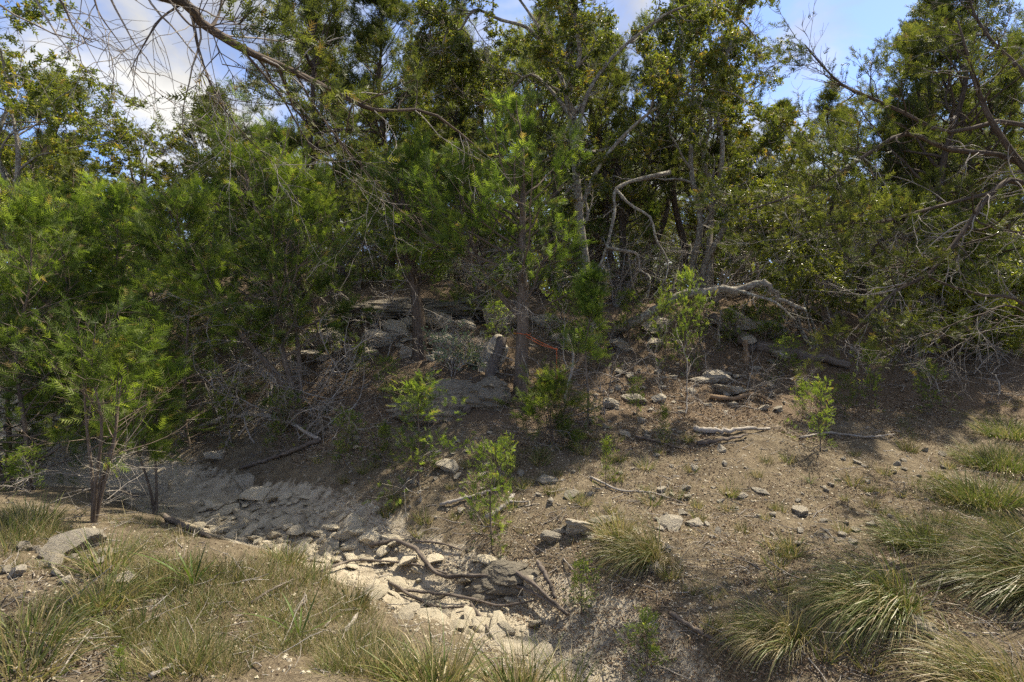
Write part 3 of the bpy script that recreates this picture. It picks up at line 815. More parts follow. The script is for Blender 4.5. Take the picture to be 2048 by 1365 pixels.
sap_at(2, 1330, 745, 600, 'second slender sapling left of the slender young tree on the crest', .7)
sap_at(0, 1330, 885, 815, 'tiny sapling on the leaf litter below the crest rocks', .8)
sap_at(1, 1275, 840, 760, 'tiny upright sapling right of the bushy juniper', .7)
sap_at(2, 690, 935, 830, 'twiggy pale sapling on the slope left of centre', 1.0)
sap_at(0, 240, 1362, 1290, 'yellow-green sapling tip at the bottom edge, lower left', .9)
sap_at(1, 1290, 1362, 1235, 'dark open sapling over pale sand at the bottom edge', 1.1)
for k, (px, py, top, lab) in enumerate(((720, 760, 690, 'little juniper below the grey boulder on the slope'), (770, 800, 720, 'slim juniper left of the layered ledge'),
        (990, 690, 610, 'small juniper left of the corded trunk on the crest'), (1200, 740, 640, 'small juniper right of the thin upright juniper'),
        (1260, 690, 590, 'small juniper under the broken pale limb'), (1400, 690, 600, 'small juniper under the arching limb, left'), (1460, 700, 620, 'small juniper under the arching limb, middle'),
        (1530, 690, 600, 'small juniper under the arching limb, right end'), (560, 900, 790, 'thin juniper in the brush above the creek'), (450, 880, 790, 'thin juniper at the left of the brush tangle'),
        (1120, 700, 590, 'small juniper right behind the corded trunk'), (1580, 760, 680, 'sapling below the end of the black log'), (770, 930, 850, 'wispy sapling left of the thin-stemmed juniper'))):
    sap_at(k, px, py, top, lab, 1.15)
sap_at(2, 60, 985, 900, 'low green sapling at the left edge by the creek', 1.2)

# ------------------------------------------------------------------ the forked grey tree (centre) and the yellow oak sprays
b = gp(1190, 690)
Y = b[1]
TR = [(b - (0, 0, .15), Pt(1180, 600, Y), Pt(1163, 470, Y), Pt(1152, 350, Y), Pt(1142, 250, Y + .1), Pt(1125, 165, Y + .2), Pt(1080, 60, Y + .3), Pt(1010, -40, Y + .5)),
      (Pt(1150, 330, Y), Pt(1150, 250, Y + .1), Pt(1140, 170, Y - .1), Pt(1160, 110, Y - .2), Pt(1150, 30, Y - .2), Pt(1165, -60, Y - .2), Pt(1180, -160, Y - .2), Pt(1200, -250, Y)),
      (Pt(1146, 240, Y), Pt(1105, 185, Y + .2), Pt(1060, 150, Y + .4), Pt(1010, 190, Y + .5), Pt(960, 210, Y + .5), Pt(930, 190, Y + .3), Pt(905, 160, Y + .3), Pt(890, 110, Y + .3)),
      (Pt(1152, 300, Y), Pt(1170, 200, Y), Pt(1220, 120, Y + .2), Pt(1290, 60, Y + .2), Pt(1350, 20, Y), Pt(1430, 10, Y - .2), Pt(1500, 60, Y - .2), Pt(1530, 130, Y - .3)),
      (Pt(1160, 420, Y), Pt(1200, 330, Y - .2), Pt(1270, 250, Y - .4), Pt(1340, 200, Y - .5), Pt(1400, 180, Y - .5), Pt(1470, 190, Y - .6), Pt(1530, 240, Y - .6), Pt(1560, 290, Y - .6)),
      (Pt(1110, 130, Y + .2), Pt(1060, 60, Y), Pt(1000, 40, Y - .1), Pt(950, 20, Y - .3), Pt(920, 60, Y - .3), Pt(900, 50, Y - .4), Pt(885, 90, Y - .4), Pt(880, 130, Y - .4))]
st = custom_stems(b, TR, 26)
srad = np.stack([np.linspace(1, .16, 26) * r for r in (.09, .05, .035, .038, .032, .03)])
broadleaf(5, 1.0, n1=13, low=.3, stems=st, srad=srad, k2=8, k3=8, kl=3, bare=.1, S=1.15).finish('grey_barked_tree', tuple(b), 'forked pale grey-barked tree with thin yellow leaves in the centre', 'oak tree', M['oak'], M['bark_o'], TUFT)

# glossy evergreen shrub on the right
for px, py, top, lab in ((1640, 700, 400, 'large glossy-leaved yellow-green shrub right of the arching limb'), (1830, 715, 455, 'glossy shrub behind the dark drooping branch on the right'), (1990, 720, 560, 'pale yellow-green shrub at the right edge behind dead twigs')):
    b = gp(px, py); H = EYE + (HY - top) / FPX * b[1] - b[2]
    broadleaf(H, H * .5, 5, .12, 9, .95, 6, 6, 5, .3, .022).finish('glossy_shrub', tuple(b), lab, 'shrub', M['shrub'], M['bark_o'], TUFT, group='glossy shrubs on the right')
# grey-leaved shrub on the ledge
b = gp(905, 752); broadleaf(.40, .42, 5, .15, 6, .55, 4, 4, 3, .6, .008).finish('grey_leaved_shrub', tuple(b), 'small silvery-leaved shrub on the rock ledge between the centre trunks', 'shrub', M['grey_leaf'], M['dead'], TUFT)

# ------------------------------------------------------------------ near junipers whose limbs reach in from outside the frame
def limb_tree(base, trunk, limbs, name, label, leafy, nb=10, S=1.0):
    """trunk: list of points; limbs: (points, radius, leaf 0..1, dead twig count)"""
    T = Tree()
    tp = catmull([np.array(p) - base for p in trunk], 20)[None]
    T.w(tp, taper([.13], 20, .35), 10)
    for pts, r, leaf, dead in limbs:
        p = catmull([np.array(q) - base for q in pts], 22)[None]; r *= .8; rr = taper([r], 22, .2)
        T.w(p, rr, 7)
        if leaf > 0:
            k = int(nb * leaf)
            o, tg, rd, t = along(p, rr, k, .4, 1, True)
            b1 = grow(o, fork(tg, R(48) + rng.normal(0, .2, k), .1), .25 + .5 * rng.random(k), 7, .16, .04); r1 = taper(np.clip(rd * .5, .003, .012), 7, .25)
            T.w(b1, r1, 4)
            o2, tg2, _, t2 = along(b1, r1, 6, .25, 1)
            b2 = grow(o2, fork(tg2, R(45) + rng.normal(0, .2, len(o2)), .15), .08 + .2 * rng.random(len(o2)), 4, .14, .05); r2 = taper(np.full(len(o2), .0028), 4, .4)
            T.w(b2, r2, 3)
            foliate(T, b2, r2, 6, .2, 1, 42, .2, S * .8, .02)
        if dead:
            o, tg, rd, t = along(p, rr, dead, .1, 1)
            dd = fork(tg, R(50) + rng.normal(0, .2, dead), -.35)
            b1 = grow(o, dd, .25 + .55 * rng.random(dead), 9, .17, -.03); r1 = taper(np.clip(rd * .35, .0025, .007), 9, .3)
            T.t(b1, r1, 5)
            o2, tg2, _, _ = along(b1, r1, 4, .25, 1)
            b2 = grow(o2, fork(tg2, R(42) + rng.normal(0, .2, len(o2))), .08 + .2 * rng.random(len(o2)), 5, .2, -.02); r2 = taper(np.full(len(o2), .0018), 5, .5)
            T.t(b2, r2, 4)
    return T.finish(name, tuple(base), label, 'juniper tree', M['jun_dark'], M['bark_d'], SPRAY_FINE)
bx, by = -3.6, 2.3
base = np.array((bx, by, h1(bx, by)))
limb_tree(base, [base - (0, 0, .1), base + (.1, 0, 1), base + (.25, .05, 2.2), base + (.2, .1, 3.4), base + (.4, .1, 4.6)],
 [([base + (.25, .05, 2.6), (-2.7, 2.8, 3.45), Pt(340, -5, 3.2), Pt(400, 45, 3.35), Pt(480, 95, 3.5), Pt(590, 145, 3.8), Pt(700, 200, 4.2), Pt(760, 222, 4.4), Pt(860, 225, 4.7), Pt(960, 300, 5.0)], .048, .5, 18),
  ([Pt(385, 35, 3.3), Pt(400, 110, 3.35), Pt(432, 190, 3.4), Pt(480, 260, 3.5), Pt(555, 334, 3.6)], .012, .12, 12),
  ([Pt(480, 95, 3.5), Pt(560, 190, 3.7), Pt(620, 290, 3.9), Pt(700, 370, 4.1)], .011, .0, 8),
  ([Pt(590, 145, 3.8), Pt(640, 230, 4.0), Pt(720, 330, 4.2), Pt(800, 420, 4.4)], .011, .2, 8),
  ([Pt(360, 10, 3.25), Pt(320, 40, 3.1), Pt(282, 100, 3.0), Pt(255, 155, 2.95)], .009, .0, 8),
  ([base + (.22, .1, 3.2), (-2.6, 2.5, 3.7), Pt(60, -60, 2.9), Pt(120, 0, 2.9), Pt(150, 60, 2.9), Pt(185, 85, 2.9)], .014, .0, 10),
  ([base + (.25, .1, 3.4), (-2.5, 2.6, 3.9), Pt(160, -50, 2.9), Pt(200, 30, 2.9), Pt(250, 100, 2.9)], .012, .0, 9),
  ([Pt(420, 60, 3.38), Pt(440, 20, 3.5), Pt(450, -60, 3.6)], .015, .5, 3),
  ([Pt(330, -10, 3.2), Pt(380, 50, 3.0), Pt(420, 60, 2.95), Pt(445, 130, 3.0)], .009, .7, 5)],
 'juniper_tree', 'near juniper whose brown dead-twigged limb crosses the sky at upper left', 1.0, 16)
bx, by = 6.2, 5.6
base = np.array((bx, by, h1(bx, by)))
limb_tree(base, [base - (0, 0, .1), base + (-.1, 0, 1), base + (-.35, 0, 2.0), base + (-.3, .1, 3.4), base + (-.5, .1, 5)],
 [([base + (-.35, 0, 2.2), Pt(2060, 350, 5.3), Pt(1990, 255, 5.2), Pt(1955, 180, 5.2), Pt(1935, 110, 5.2), Pt(1915, 40, 5.2)], .045, 0.29, 12),
  ([base + (-.3, 0, 2.0), Pt(2055, 375, 5.2), Pt(1985, 385, 5.0), Pt(1930, 460, 4.9), Pt(1860, 545, 4.8), Pt(1780, 590, 4.7), Pt(1690, 680, 4.6)], .042, 0.77, 24),
  ([base + (-.35, 0, 2.3), Pt(2050, 330, 5.4), Pt(1900, 300, 5.3), Pt(1812, 268, 5.2), Pt(1730, 312, 5.1), Pt(1650, 365, 5.0), Pt(1590, 390, 5.0), Pt(1500, 420, 4.9)], .038, 1.10, 18),
  ([base + (-.3, .05, 2.7), Pt(2048, 250, 5.5), Pt(1900, 265, 5.5), Pt(1808, 226, 5.5), Pt(1740, 195, 5.5), Pt(1682, 168, 5.5), Pt(1636, 122, 5.5), Pt(1610, 90, 5.5)], .032, 0.94, 10),
  ([Pt(1985, 385, 5.0), Pt(1850, 420, 4.7), Pt(1760, 445, 4.6), Pt(1660, 450, 4.5), Pt(1600, 470, 4.4)], .02, 0.94, 12),
  ([base + (-.3, 0, 1.0), Pt(2055, 612, 4.9), Pt(1960, 590, 4.8), Pt(1875, 562, 4.7), Pt(1773, 503, 4.6), Pt(1740, 455, 4.5)], .022, 0.00, 12),
  ([base + (-.2, 0, .8), Pt(2050, 625, 5.4), Pt(1960, 630, 5.2), Pt(1880, 660, 5.1), Pt(1800, 690, 5.0)], .016, 0.15, 18),
  ([base + (-.2, 0, .7), Pt(2050, 640, 6.0), Pt(1980, 660, 6.0), Pt(1900, 700, 6.0), Pt(1850, 740, 6.0)], .015, 0.15, 18),
  ([base + (-.3, 0, 3.0), Pt(2050, 150, 5.8), Pt(1990, 90, 5.9), Pt(1950, 30, 6.0), Pt(1930, -40, 6.0)], .035, 1.02, 10),
  ([base + (-.3, 0, 1.9), Pt(2050, 470, 5.6), Pt(1960, 480, 5.8), Pt(1890, 500, 6.0), Pt(1830, 520, 6.2)], .02, 0.34, 20)],
 'juniper_tree', 'near juniper reaching in from the right edge with long brown and grey limbs', 1.0, 20)

# ------------------------------------------------------------------ rocks
def rock_mesh(name, seed, cuts, strata=0.0, material='rock_pale', sub=3, blocky=.0):
    import bmesh
    bm = bmesh.new(); bmesh.ops.create_icosphere(bm, subdivisions=sub, radius=1.0)
    bm.verts.ensure_lookup_table()
    V = np.array([v.co[:] for v in bm.verts]); T = np.array([[v.index for v in f.verts] for f in bm.faces]); bm.free()
    r_ = np.random.default_rng(seed)
    if blocky:
        V = np.sign(V) * np.abs(V) ** (1 - blocky)
    for c in range(cuts):
        n = r_.normal(0, 1, 3); n /= np.linalg.norm(n); d = .42 + .33 * r_.random()
        e = V @ n - d
        V = V - np.where(e > 0, e, 0)[:, None] * n * .96
    f = fbm(V[:, 0] * 1.3 + V[:, 2] * .9 + seed, V[:, 1] * 1.3 - V[:, 2] * .7 + seed * 3, 1.2, 4)
    V = V * (1 + .14 * f[:, None])
    f2 = fbm(V[:, 0] * 4.3 + V[:, 2] * 3.1 + seed, V[:, 1] * 4.3 - V[:, 2] * 2.7 + seed * 5, 1.6, 3)
    V = V * (1 + .07 * f2[:, None])
    V = V * (1 + r_.normal(0, .012, (len(V), 1)))
    if strata:
        V[:, :2] *= (1 + strata * vnoise(V[:, 2] * 9 + seed + .6 * f, np.arctan2(V[:, 1], V[:, 0]) * 1.6 + 50)[:, None])
    return mesh_np(name, V, T, M[material], smooth=False)
RP = [rock_mesh('rock', 10 + i, 13 + i % 4, 0, 'rock_pale', 3, .2) for i in range(7)]
RG = [rock_mesh('boulder', 40 + i, 13 + i % 5, .10, 'rock_grey', 4, .25) for i in range(6)]
RS = [rock_mesh('ledge_rock', 70 + i, 4, .40, 'rock_dark', 5, .36) for i in range(3)]
def rock(me, px, py, wpx, ratio=.6, deep=.8, label=None, group=None, rz=None, sink=.35, name='rock', tilt=.15, b=None):
    b = gp(px, py) if b is None else b
    w = wpx / FPX * b[1] * .5 / .78
    o = ob(name, me)
    h = w * ratio
    o.scale = (w, w * deep, h)
    o.location = (b[0], b[1], b[2] + h * (.75 - 2 * sink * .75))
    o.rotation_euler = (rng.normal(0, tilt), rng.normal(0, tilt), rng.random() * 6.28 if rz is None else rz)
    return tag(o, label, 'rock', group)
BL = [
 (RG[0], 655, 690, 95, .55, 'big rounded boulder left of the thick dark trunk'),
 (RG[1], 712, 722, 75, .65, 'grey boulder low on the slope below the rounded boulder'),
 (RG[2], 790, 668, 62, .7, 'upright grey boulder just left of the thick dark trunk'),
 (RG[3], 765, 690, 60, .55, 'flat shaded boulder below the upright grey boulder'),
 (RG[4], 815, 655, 45, .7, 'grey boulder touching the left side of the thick dark trunk'),
 (RG[5], 885, 655, 70, .6, 'pale boulder right of the thick dark trunk'),
 (RG[0], 930, 660, 60, .55, 'square boulder in the middle of the crest rocks'),
 (RG[1], 1010, 655, 100, .45, 'long boulder left of the straight brown trunk on the crest'),
 (RG[2], 880, 678, 45, .5, 'small boulder beneath the pale crest boulder'),
 (RG[3], 885, 697, 50, .5, 'low boulder above the silvery shrub'),
 (RG[4], 985, 735, 80, 1.25, 'tall pointed pale boulder beside the dark leaning log'),
 (RG[5], 640, 722, 60, .4, 'flat boulder partly under juniper boughs left of the slope'),
 (RG[0], 745, 715, 50, .45, 'dark flat boulder left of the thick trunk, low'),
 (RG[1], 815, 712, 45, .5, 'small wedge boulder at the foot of the thick dark trunk'),
 (RG[2], 1090, 650, 60, .6, 'grey boulder right behind the straight brown trunk'),
 (RG[3], 1130, 690, 50, .55, 'half-hidden boulder behind the thin upright juniper'),
 (RG[4], 1310, 660, 85, .45, 'pale boulder on the crest left of the slender young tree'),
 (RG[5], 1245, 700, 50, .5, 'angular boulder below the fallen lichen limb'),
 (RG[0], 1310, 692, 60, .4, 'flat tilted slab in the litter below the crest'),
 (RG[1], 1480, 655, 80, .5, 'grey crest boulder above the black log'),
 (RG[2], 1530, 662, 70, .5, 'dark boulder right end of the crest above the black log'),
 (RG[3], 1495, 690, 50, .45, 'small dark boulder under the crest boulders by the log'),
 (RG[4], 1560, 715, 55, .4, 'low boulder touching the black log'),
 (RG[5], 1445, 760, 60, .35, 'flat rock among litter below the broken stump'),
 (RG[0], 1400, 765, 55, .35, 'flat grey rock left of the flat rock below the stump'),
 (RG[1], 1460, 785, 70, .3, 'broad slab in the litter above the curved roots'),
 (RG[2], 1265, 800, 45, .55, 'pale rock on the litter slope right of the bushy juniper'),
 (RG[3], 1225, 815, 40, .55, 'pale rock beside the bushy juniper'),
 (RG[4], 1320, 800, 38, .5, 'squat rock amid litter on the mid slope'),
 (RG[5], 490, 975, 50, .5, 'dark grey rock at the far edge of the creek rubble'),
 (RG[0], 430, 915, 70, .35, 'flat grey slab on the far bank above the creek bend'),
 (RG[1], 285, 985, 90, .45, 'grey slab behind the thin stems by the creek'),
 (RG[3], 130, 1105, 100, .5, 'long pitted rock in the grass at lower left'),
 (RG[4], 210, 1108, 40, .4, 'small flat rock right of the long pitted rock'),
 (RG[5], 1820, 1265, 70, .55, 'white pitted rock between the right grass clumps'),
 (RG[1], 1160, 1060, 90, .35, 'dark pitted rock band left of the middle grass clump'),
 (RG[2], 1205, 1045, 50, .45, 'pitted rock at the upper edge of the dark rock band'),
 (RG[3], 1110, 1080, 45, .5, 'small pitted rock at the lower end of the dark band'),
 (RG[4], 1340, 1050, 70, .4, 'pitted rock behind the middle grass clump'),
 (RG[5], 1310, 1140, 40, .6, 'rough pale rock at the foot of the middle grass clump'),
 (RG[0], 1390, 1050, 45, .4, 'grey rock right of the middle grass clump'),
 (RG[2], 1095, 965, 40, .6, 'pale upright rock on the bare slope below the bushy juniper'),
 (RG[3], 1140, 995, 36, .5, 'rounded rock below the pale upright rock'),
 (RG[5], 900, 940, 50, .4, 'lichened rock on the slope right of the thin-stemmed juniper'),
 (RG[0], 1445, 905, 26, .7, 'single squarish stone below the curved roots'),
 (RG[1], 1600, 1028, 40, .45, 'grey stone on the worn path at right'),
 (RG[2], 1520, 985, 30, .5, 'stone on the worn path below the squarish stone'),
 (RG[4], 290, 1312, 42, .6, 'white rock in the grass at bottom left'),
 (RP[1], 510, 995, 75, .5, 'large cream rock heading the creek rubble'),
 (RP[2], 567, 1000, 34, .7, 'cream block right of the large cream rock'),
 (RP[3], 425, 1015, 60, .45, 'ochre rock at the left head of the creek rubble'),
 (RP[4], 690, 1075, 65, .55, 'large angular pale rock in the creek rubble below the slope'),
 (RP[5], 655, 1105, 45, .6, 'pale block left below the large angular rubble rock'),
 (RP[6], 745, 1080, 55, .4, 'flat pale rock right of the large angular rubble rock'),
 (RP[0], 780, 1082, 40, .4, 'thin flat rock at the right end of the creek rubble'),
 (RP[1], 1062, 1180, 40, 1.2, 'upright cream block standing among the fallen branches'),
 (RP[2], 1015, 1270, 40, .8, 'cream block below the fallen branches'),
 (RP[3], 1045, 1290, 36, .7, 'pale block right of the cream block below the fallen branches'),
 (RP[4], 970, 1255, 50, .5, 'flat pale rock left of the cream block in the creek'),
 (RP[5], 920, 1260, 40, .4, 'low grey-white rock in the creek under the branches'),
]
for i, (me, px, py, w, ra, lab) in enumerate(BL):
    rock(me, px, py, w, ra, .8, lab, rz=rng.normal(0, .4) + (3.14 if i % 2 else 0), sink=.26 if py < 760 else .36, name='boulder' if w > 55 else 'rock', tilt=.16)
# layered ledge faces
rock(RS[0], 880, 818, 150, .45, .5, 'wide layered limestone ledge under the silvery shrub', rz=.1, sink=.3, name='limestone_ledge', tilt=.1)
rock(RS[1], 968, 800, 80, .75, .6, 'layered block right of the wide ledge by the leaning log', rz=-.2, sink=.3, name='limestone_ledge', tilt=.04)
rock(RS[2], 990, 1170, 120, .42, .5, 'layered limestone shelf in the creek behind the fallen branches', rz=-.12, sink=.36, name='limestone_ledge', tilt=.08)
rock(RS[0], 790, 622, 190, .16, .5, 'long weathered ledge along the crest left of centre', rz=.05, sink=.3, name='limestone_ledge', tilt=.02)
rock(RS[1], 925, 622, 170, .2, .5, 'long weathered ledge along the crest behind the centre trunks', rz=-.05, sink=.3, name='limestone_ledge', tilt=.02)
rock(RS[2], 700, 640, 130, .2, .5, 'low ledge at the left end of the crest', rz=.1, sink=.3, name='limestone_ledge', tilt=.02)

# creek cobbles: each its own thing
def scatter_rocks(n, region, size, label, group, meshes, flat=(.35, .7), name='cobble', avoid=None):
    pts = []
    tries = 0
    while len(pts) < n and tries < n * 40:
        tries += 1
        px, py = region()
        b = gp(px, py)
        s = size[0] + (size[1] - size[0]) * rng.random() ** 1.6
        if any((b[0] - q[0]) ** 2 + (b[1] - q[1]) ** 2 < (.55 * (s + q[2])) ** 2 for q in pts):
            continue
        pts.append((b[0], b[1], s))
        rock(meshes[rng.integers(len(meshes))], px, py, s / b[1] * FPX * 1.7, flat[0] + (flat[1] - flat[0]) * rng.random(), .6 + .35 * rng.random(), label, group, name=name, b=b, sink=.25, tilt=.22)
def poly_region(poly):
    poly = np.array(poly, float); lo = poly.min(0); hi = poly.max(0)
    def inside(p):
        c = False; j = len(poly) - 1
        for i in range(len(poly)):
            if (poly[i, 1] > p[1]) != (poly[j, 1] > p[1]) and p[0] < (poly[j, 0] - poly[i, 0]) * (p[1] - poly[i, 1]) / (poly[j, 1] - poly[i, 1]) + poly[i, 0]:
                c = not c
            j = i
        return c
    def f():
        while True:
            p = lo + (hi - lo) * rng.random(2)
            if inside(p):
                return p
    return f
scatter_rocks(150, poly_region([(380, 1020), (600, 985), (640, 1020), (800, 1080), (790, 1130), (640, 1130), (500, 1085), (400, 1060)]), (.045, .17), 'pale cobble in the creek rubble heap between grass bank and slope', 'creek rubble cobbles', RP, (.28, .62))
scatter_rocks(45, poly_region([(640, 1130), (800, 1080), (1000, 1130), (1120, 1270), (1080, 1330), (900, 1270), (700, 1200)]), (.05, .20), 'pale cobble in the creek bed around the fallen branches', 'cobbles around the fallen branches', RP, (.2, .45))
scatter_rocks(70, poly_region([(1180, 740), (1560, 720), (1600, 830), (1300, 880), (1180, 860)]), (.03, .10), 'small stone in the leaf litter under the right crest', 'stones in the leaf litter', RG[:4], name='stone')
scatter_rocks(95, poly_region([(1000, 900), (1400, 900), (1900, 900), (1900, 1060), (1500, 1120), (1100, 1080)]), (.02, .065), 'small stone lying on the bare tan slope at right', 'stones on the bare slope', RG[:4], name='stone')
scatter_rocks(40, poly_region([(700, 870), (1000, 850), (1000, 1000), (840, 1060), (690, 1000)]), (.025, .07), 'small stone on the lower slope left of centre', 'stones on the lower slope', RG[:4], name='stone')
scatter_rocks(45, poly_region([(610, 640), (1040, 640), (1040, 700), (860, 730), (620, 740)]), (.05, .16), 'rubble stone among the crest boulders left of centre', 'rubble stones on the crest', RG[:4], name='stone')
scatter_rocks(16, poly_region([(0, 1090), (280, 1110), (250, 1180), (0, 1170)]), (.03, .08), 'flat stone in the grass at lower left', 'flat stones in the grass', RG[:4], name='stone')

# ------------------------------------------------------------------ logs, fallen limbs, sticks
def limb(name, label, pts, r, material, cat='branch', end=.35, forks=(), sides=8, n=24, twigs=0, tl=.3, group=None, rough=.09):
    base = np.array(pts[0], float)
    T = Tubes(); tw = Tubes(); anytw = False
    p = catmull([np.array(q) - base for q in pts], n)
    rr = r * np.linspace(1, end, n) * (1 + .12 * rng.normal(size=n))
    p[2:-2] += rng.normal(0, r * .16, (n - 4, 3))
    rr[0] *= .05; rr[-1] *= .05
    p[1] = p[0] + (p[1] - p[0]) * .05; p[-2] = p[-1] + (p[-2] - p[-1]) * .05
    T.add(p, rr, sides)
    for fp, fr in forks:
        q = catmull([np.array(a) - base for a in fp], 16); fr_ = fr * np.linspace(1, .25, 16)
        T.add(q, fr_, max(5, sides - 2))
        if twigs:
            o, tg, rd, t = along(q[None], fr_[None], twigs, .2, 1)
            tw.add(grow(o, fork(tg, R(50) + rng.normal(0, .2, len(o))), tl * (.4 + .8 * rng.random(len(o))), 7, .22, -.03), taper(np.clip(rd * .4, .002, .01), 7, .3), 4); anytw = True
    if twigs:
        o, tg, rd, t = along(p[None], rr[None], twigs, .2, 1)
        b1 = grow(o, fork(tg, R(50) + rng.normal(0, .2, len(o))), tl * (.4 + .8 * rng.random(len(o))), 7, .22, -.03); r1 = taper(np.clip(rd * .4, .002, .01), 7, .3)
        tw.add(b1, r1, 4)
        o, tg, rd, t = along(b1, r1, 3, .2, 1)
        tw.add(grow(o, fork(tg, R(45) + rng.normal(0, .2, len(o))), tl * .4 * (.4 + .8 * rng.random(len(o))), 5, .22, -.03), taper(np.clip(rd * .5, .0015, .005), 5, .3), 3); anytw = True
    o = ob(name, T.build(name, M[material], rough), None, tuple(base))
    tag(o, label, cat, group)
    if anytw:
        tag(ob('twigs', tw.build('twigs', M[material]), o), kind='stuff')
    return o
def on(px, py, up=.02):
    b = gp(px, py); b[2] += up
    return b
# lichen-grey fallen oak limb: arches from the crest and dangles broken twigs
Y = 8.9
limb('fallen_limb', 'arching lichen-covered grey limb across the crest at right', [on(1225, 668), Pt(1300, 628, Y), Pt(1360, 592, Y), Pt(1430, 582, Y - .1), Pt(1480, 580, Y - .2), Pt(1520, 568, Y - .3), Pt(1545, 578, Y - .4), Pt(1570, 605, Y - .4), Pt(1610, 620, Y - .3)], .085, 'bark_o', 'fallen limb', .3,
     forks=[([Pt(1475, 582, Y - .2), Pt(1510, 592, Y - .5), Pt(1550, 605, Y - .7), Pt(1590, 640, Y - .8)], .035)], sides=9, n=30, twigs=9, tl=.45)
limb('broken_limb', 'broken pale lichen-grey limb dangling bare twigs right of centre', [Pt(1340, 345, 9.3), Pt(1280, 358, 9.0), Pt(1232, 380, 8.8), Pt(1228, 430, 8.7), Pt(1215, 490, 8.6), Pt(1195, 535, 8.6), Pt(1160, 548, 8.5), Pt(1110, 565, 8.4)], .036, 'bark_o', 'broken limb', .3,
     forks=[([Pt(1232, 380, 8.8), Pt(1260, 410, 8.7), Pt(1300, 435, 8.6), Pt(1312, 480, 8.5), Pt(1335, 520, 8.5), Pt(1330, 560, 8.4), Pt(1300, 600, 8.4)], .026),
            ([Pt(1212, 495, 8.6), Pt(1250, 503, 8.5), Pt(1275, 510, 8.5), Pt(1280, 540, 8.5), Pt(1300, 556, 8.4), Pt(1295, 600, 8.4)], .03),
            ([Pt(1200, 530, 8.6), Pt(1212, 545, 8.6), Pt(1212, 575, 8.6)], .022)], sides=8, n=30, twigs=10, tl=.5)
limb('fallen_log', 'long black log lying below the crest at right', [on(1455, 665, .05), on(1500, 695, .06), on(1560, 712, .06), on(1620, 722, .06), on(1700, 740, .06)], .10, 'log', 'log', .7, sides=10, n=20, twigs=4, tl=.4)
limb('fallen_log', 'short dark log with frayed pale end beside the broken stump', [on(1425, 645, .08), on(1450, 672, .1), on(1480, 690, .12), on(1505, 712, .08)], .09, 'log', 'log', .9, sides=10, n=18)
limb('fallen_log', 'dark charred log leaning against the tall pointed boulder', [Pt(1003, 678, 7.95), Pt(990, 720, 7.75), Pt(975, 760, 7.6), Pt(955, 790, 7.45), on(930, 832, .03)], .075, 'log', 'log', .7, sides=9, n=18)
b = gp(1493, 727)
limb('broken_stump', 'upright broken orange-brown stump at the end of the dark log', [b - (0, 0, .05), b + (.0, 0, .15), b + (-.01, 0, .27), b + (-.02, 0, .36)], .055, 'stump', 'stump', .55, sides=9, n=10, rough=.16)
b = gp(1438, 700)
limb('lichened_stem', 'thin lichened upright stem before the black log', [b, b + (.0, 0, .25), b + (.01, 0, .45), b + (.03, 0, .62)], .022, 'bark_o', 'stem', .5, sides=7, n=12)
limb('dead_stick', 'smooth pale grey stick leaning beside the orange cord', [Pt(1133, 668, 7.3), Pt(1145, 700, 7.25), Pt(1146, 730, 7.2), Pt(1138, 765, 7.1), Pt(1130, 800, 7.0), on(1128, 830)], .02, 'dead', 'stick', .6, sides=7)
limb('exposed_root', 'upper curved exposed root on the right slope', [on(1390, 862), on(1420, 868, .04), on(1450, 872, .05), on(1480, 868, .05), on(1540, 862, .02)], .04, 'dead', 'root', .4, sides=7)
limb('exposed_root', 'lower curved exposed root under the litter edge', [on(1395, 892), on(1430, 888, .03), on(1465, 885, .04), on(1495, 876, .03)], .03, 'log', 'root', .4, sides=7)
limb('fallen_branch', 'reddish rotten branch in the litter above the curved roots', [on(1420, 800, .03), on(1470, 805, .05), on(1510, 800, .08), on(1545, 812, .03)], .035, 'stump', 'branch', .5, sides=7, twigs=4, tl=.25)
# branches in the creek
limb('creek_branch', 'thick curving dark branch in the creek, topmost of the pile', [on(740, 1100, .03), on(790, 1098, .06), on(830, 1115, .07), on(850, 1140, .07), on(880, 1170, .08), on(930, 1178, .1), on(1000, 1178, .1), on(1045, 1185, .1)], .023, 'log', 'branch', .6, n=34, sides=8)
limb('creek_branch', 'long thin branch from the creek rubble to the branch pile', [on(640, 1150, .02), on(700, 1135, .05), on(760, 1137, .06), on(830, 1146, .06), on(895, 1160, .05)], .012, 'log', 'branch', .6, n=26, sides=7)
limb('creek_branch', 'straight grey branch pointing down right over the pile', [on(1020, 1172, .12), on(1060, 1195, .12), on(1095, 1220, .08), on(1135, 1242, .04)], .019, 'log', 'branch', .6, n=20, sides=8)
limb('creek_branch', 'second branch sloping down right beneath the straight grey branch', [on(1030, 1190, .06), on(1075, 1215, .07), on(1130, 1240, .05)], .015, 'log', 'branch', .6, sides=7)
limb('creek_branch', 'low branch along the bottom of the creek pile', [on(790, 1185, .02), on(850, 1198, .05), on(930, 1208, .05), on(1000, 1225, .04), on(1070, 1213, .04)], .014, 'log', 'branch', .5, n=26, sides=7, twigs=4, tl=.2)
limb('creek_branch', 'forked thin branch left of the creek pile', [on(780, 1175, .03), on(830, 1205, .04), on(880, 1225, .04), on(940, 1222, .03)], .015, 'log', 'branch', .5, sides=6, twigs=5, tl=.3)
limb('creek_branch', 'short dark branch pointing at the cream block', [on(942, 1218, .03), on(965, 1250, .03), on(990, 1290, .02)], .014, 'log', 'branch', .6, sides=6)
limb('creek_branch', 'branch standing up at the right end of the pile', [on(1075, 1150, .1), on(1095, 1180, .08), on(1110, 1210, .04)], .02, 'log', 'branch', .7, sides=7)
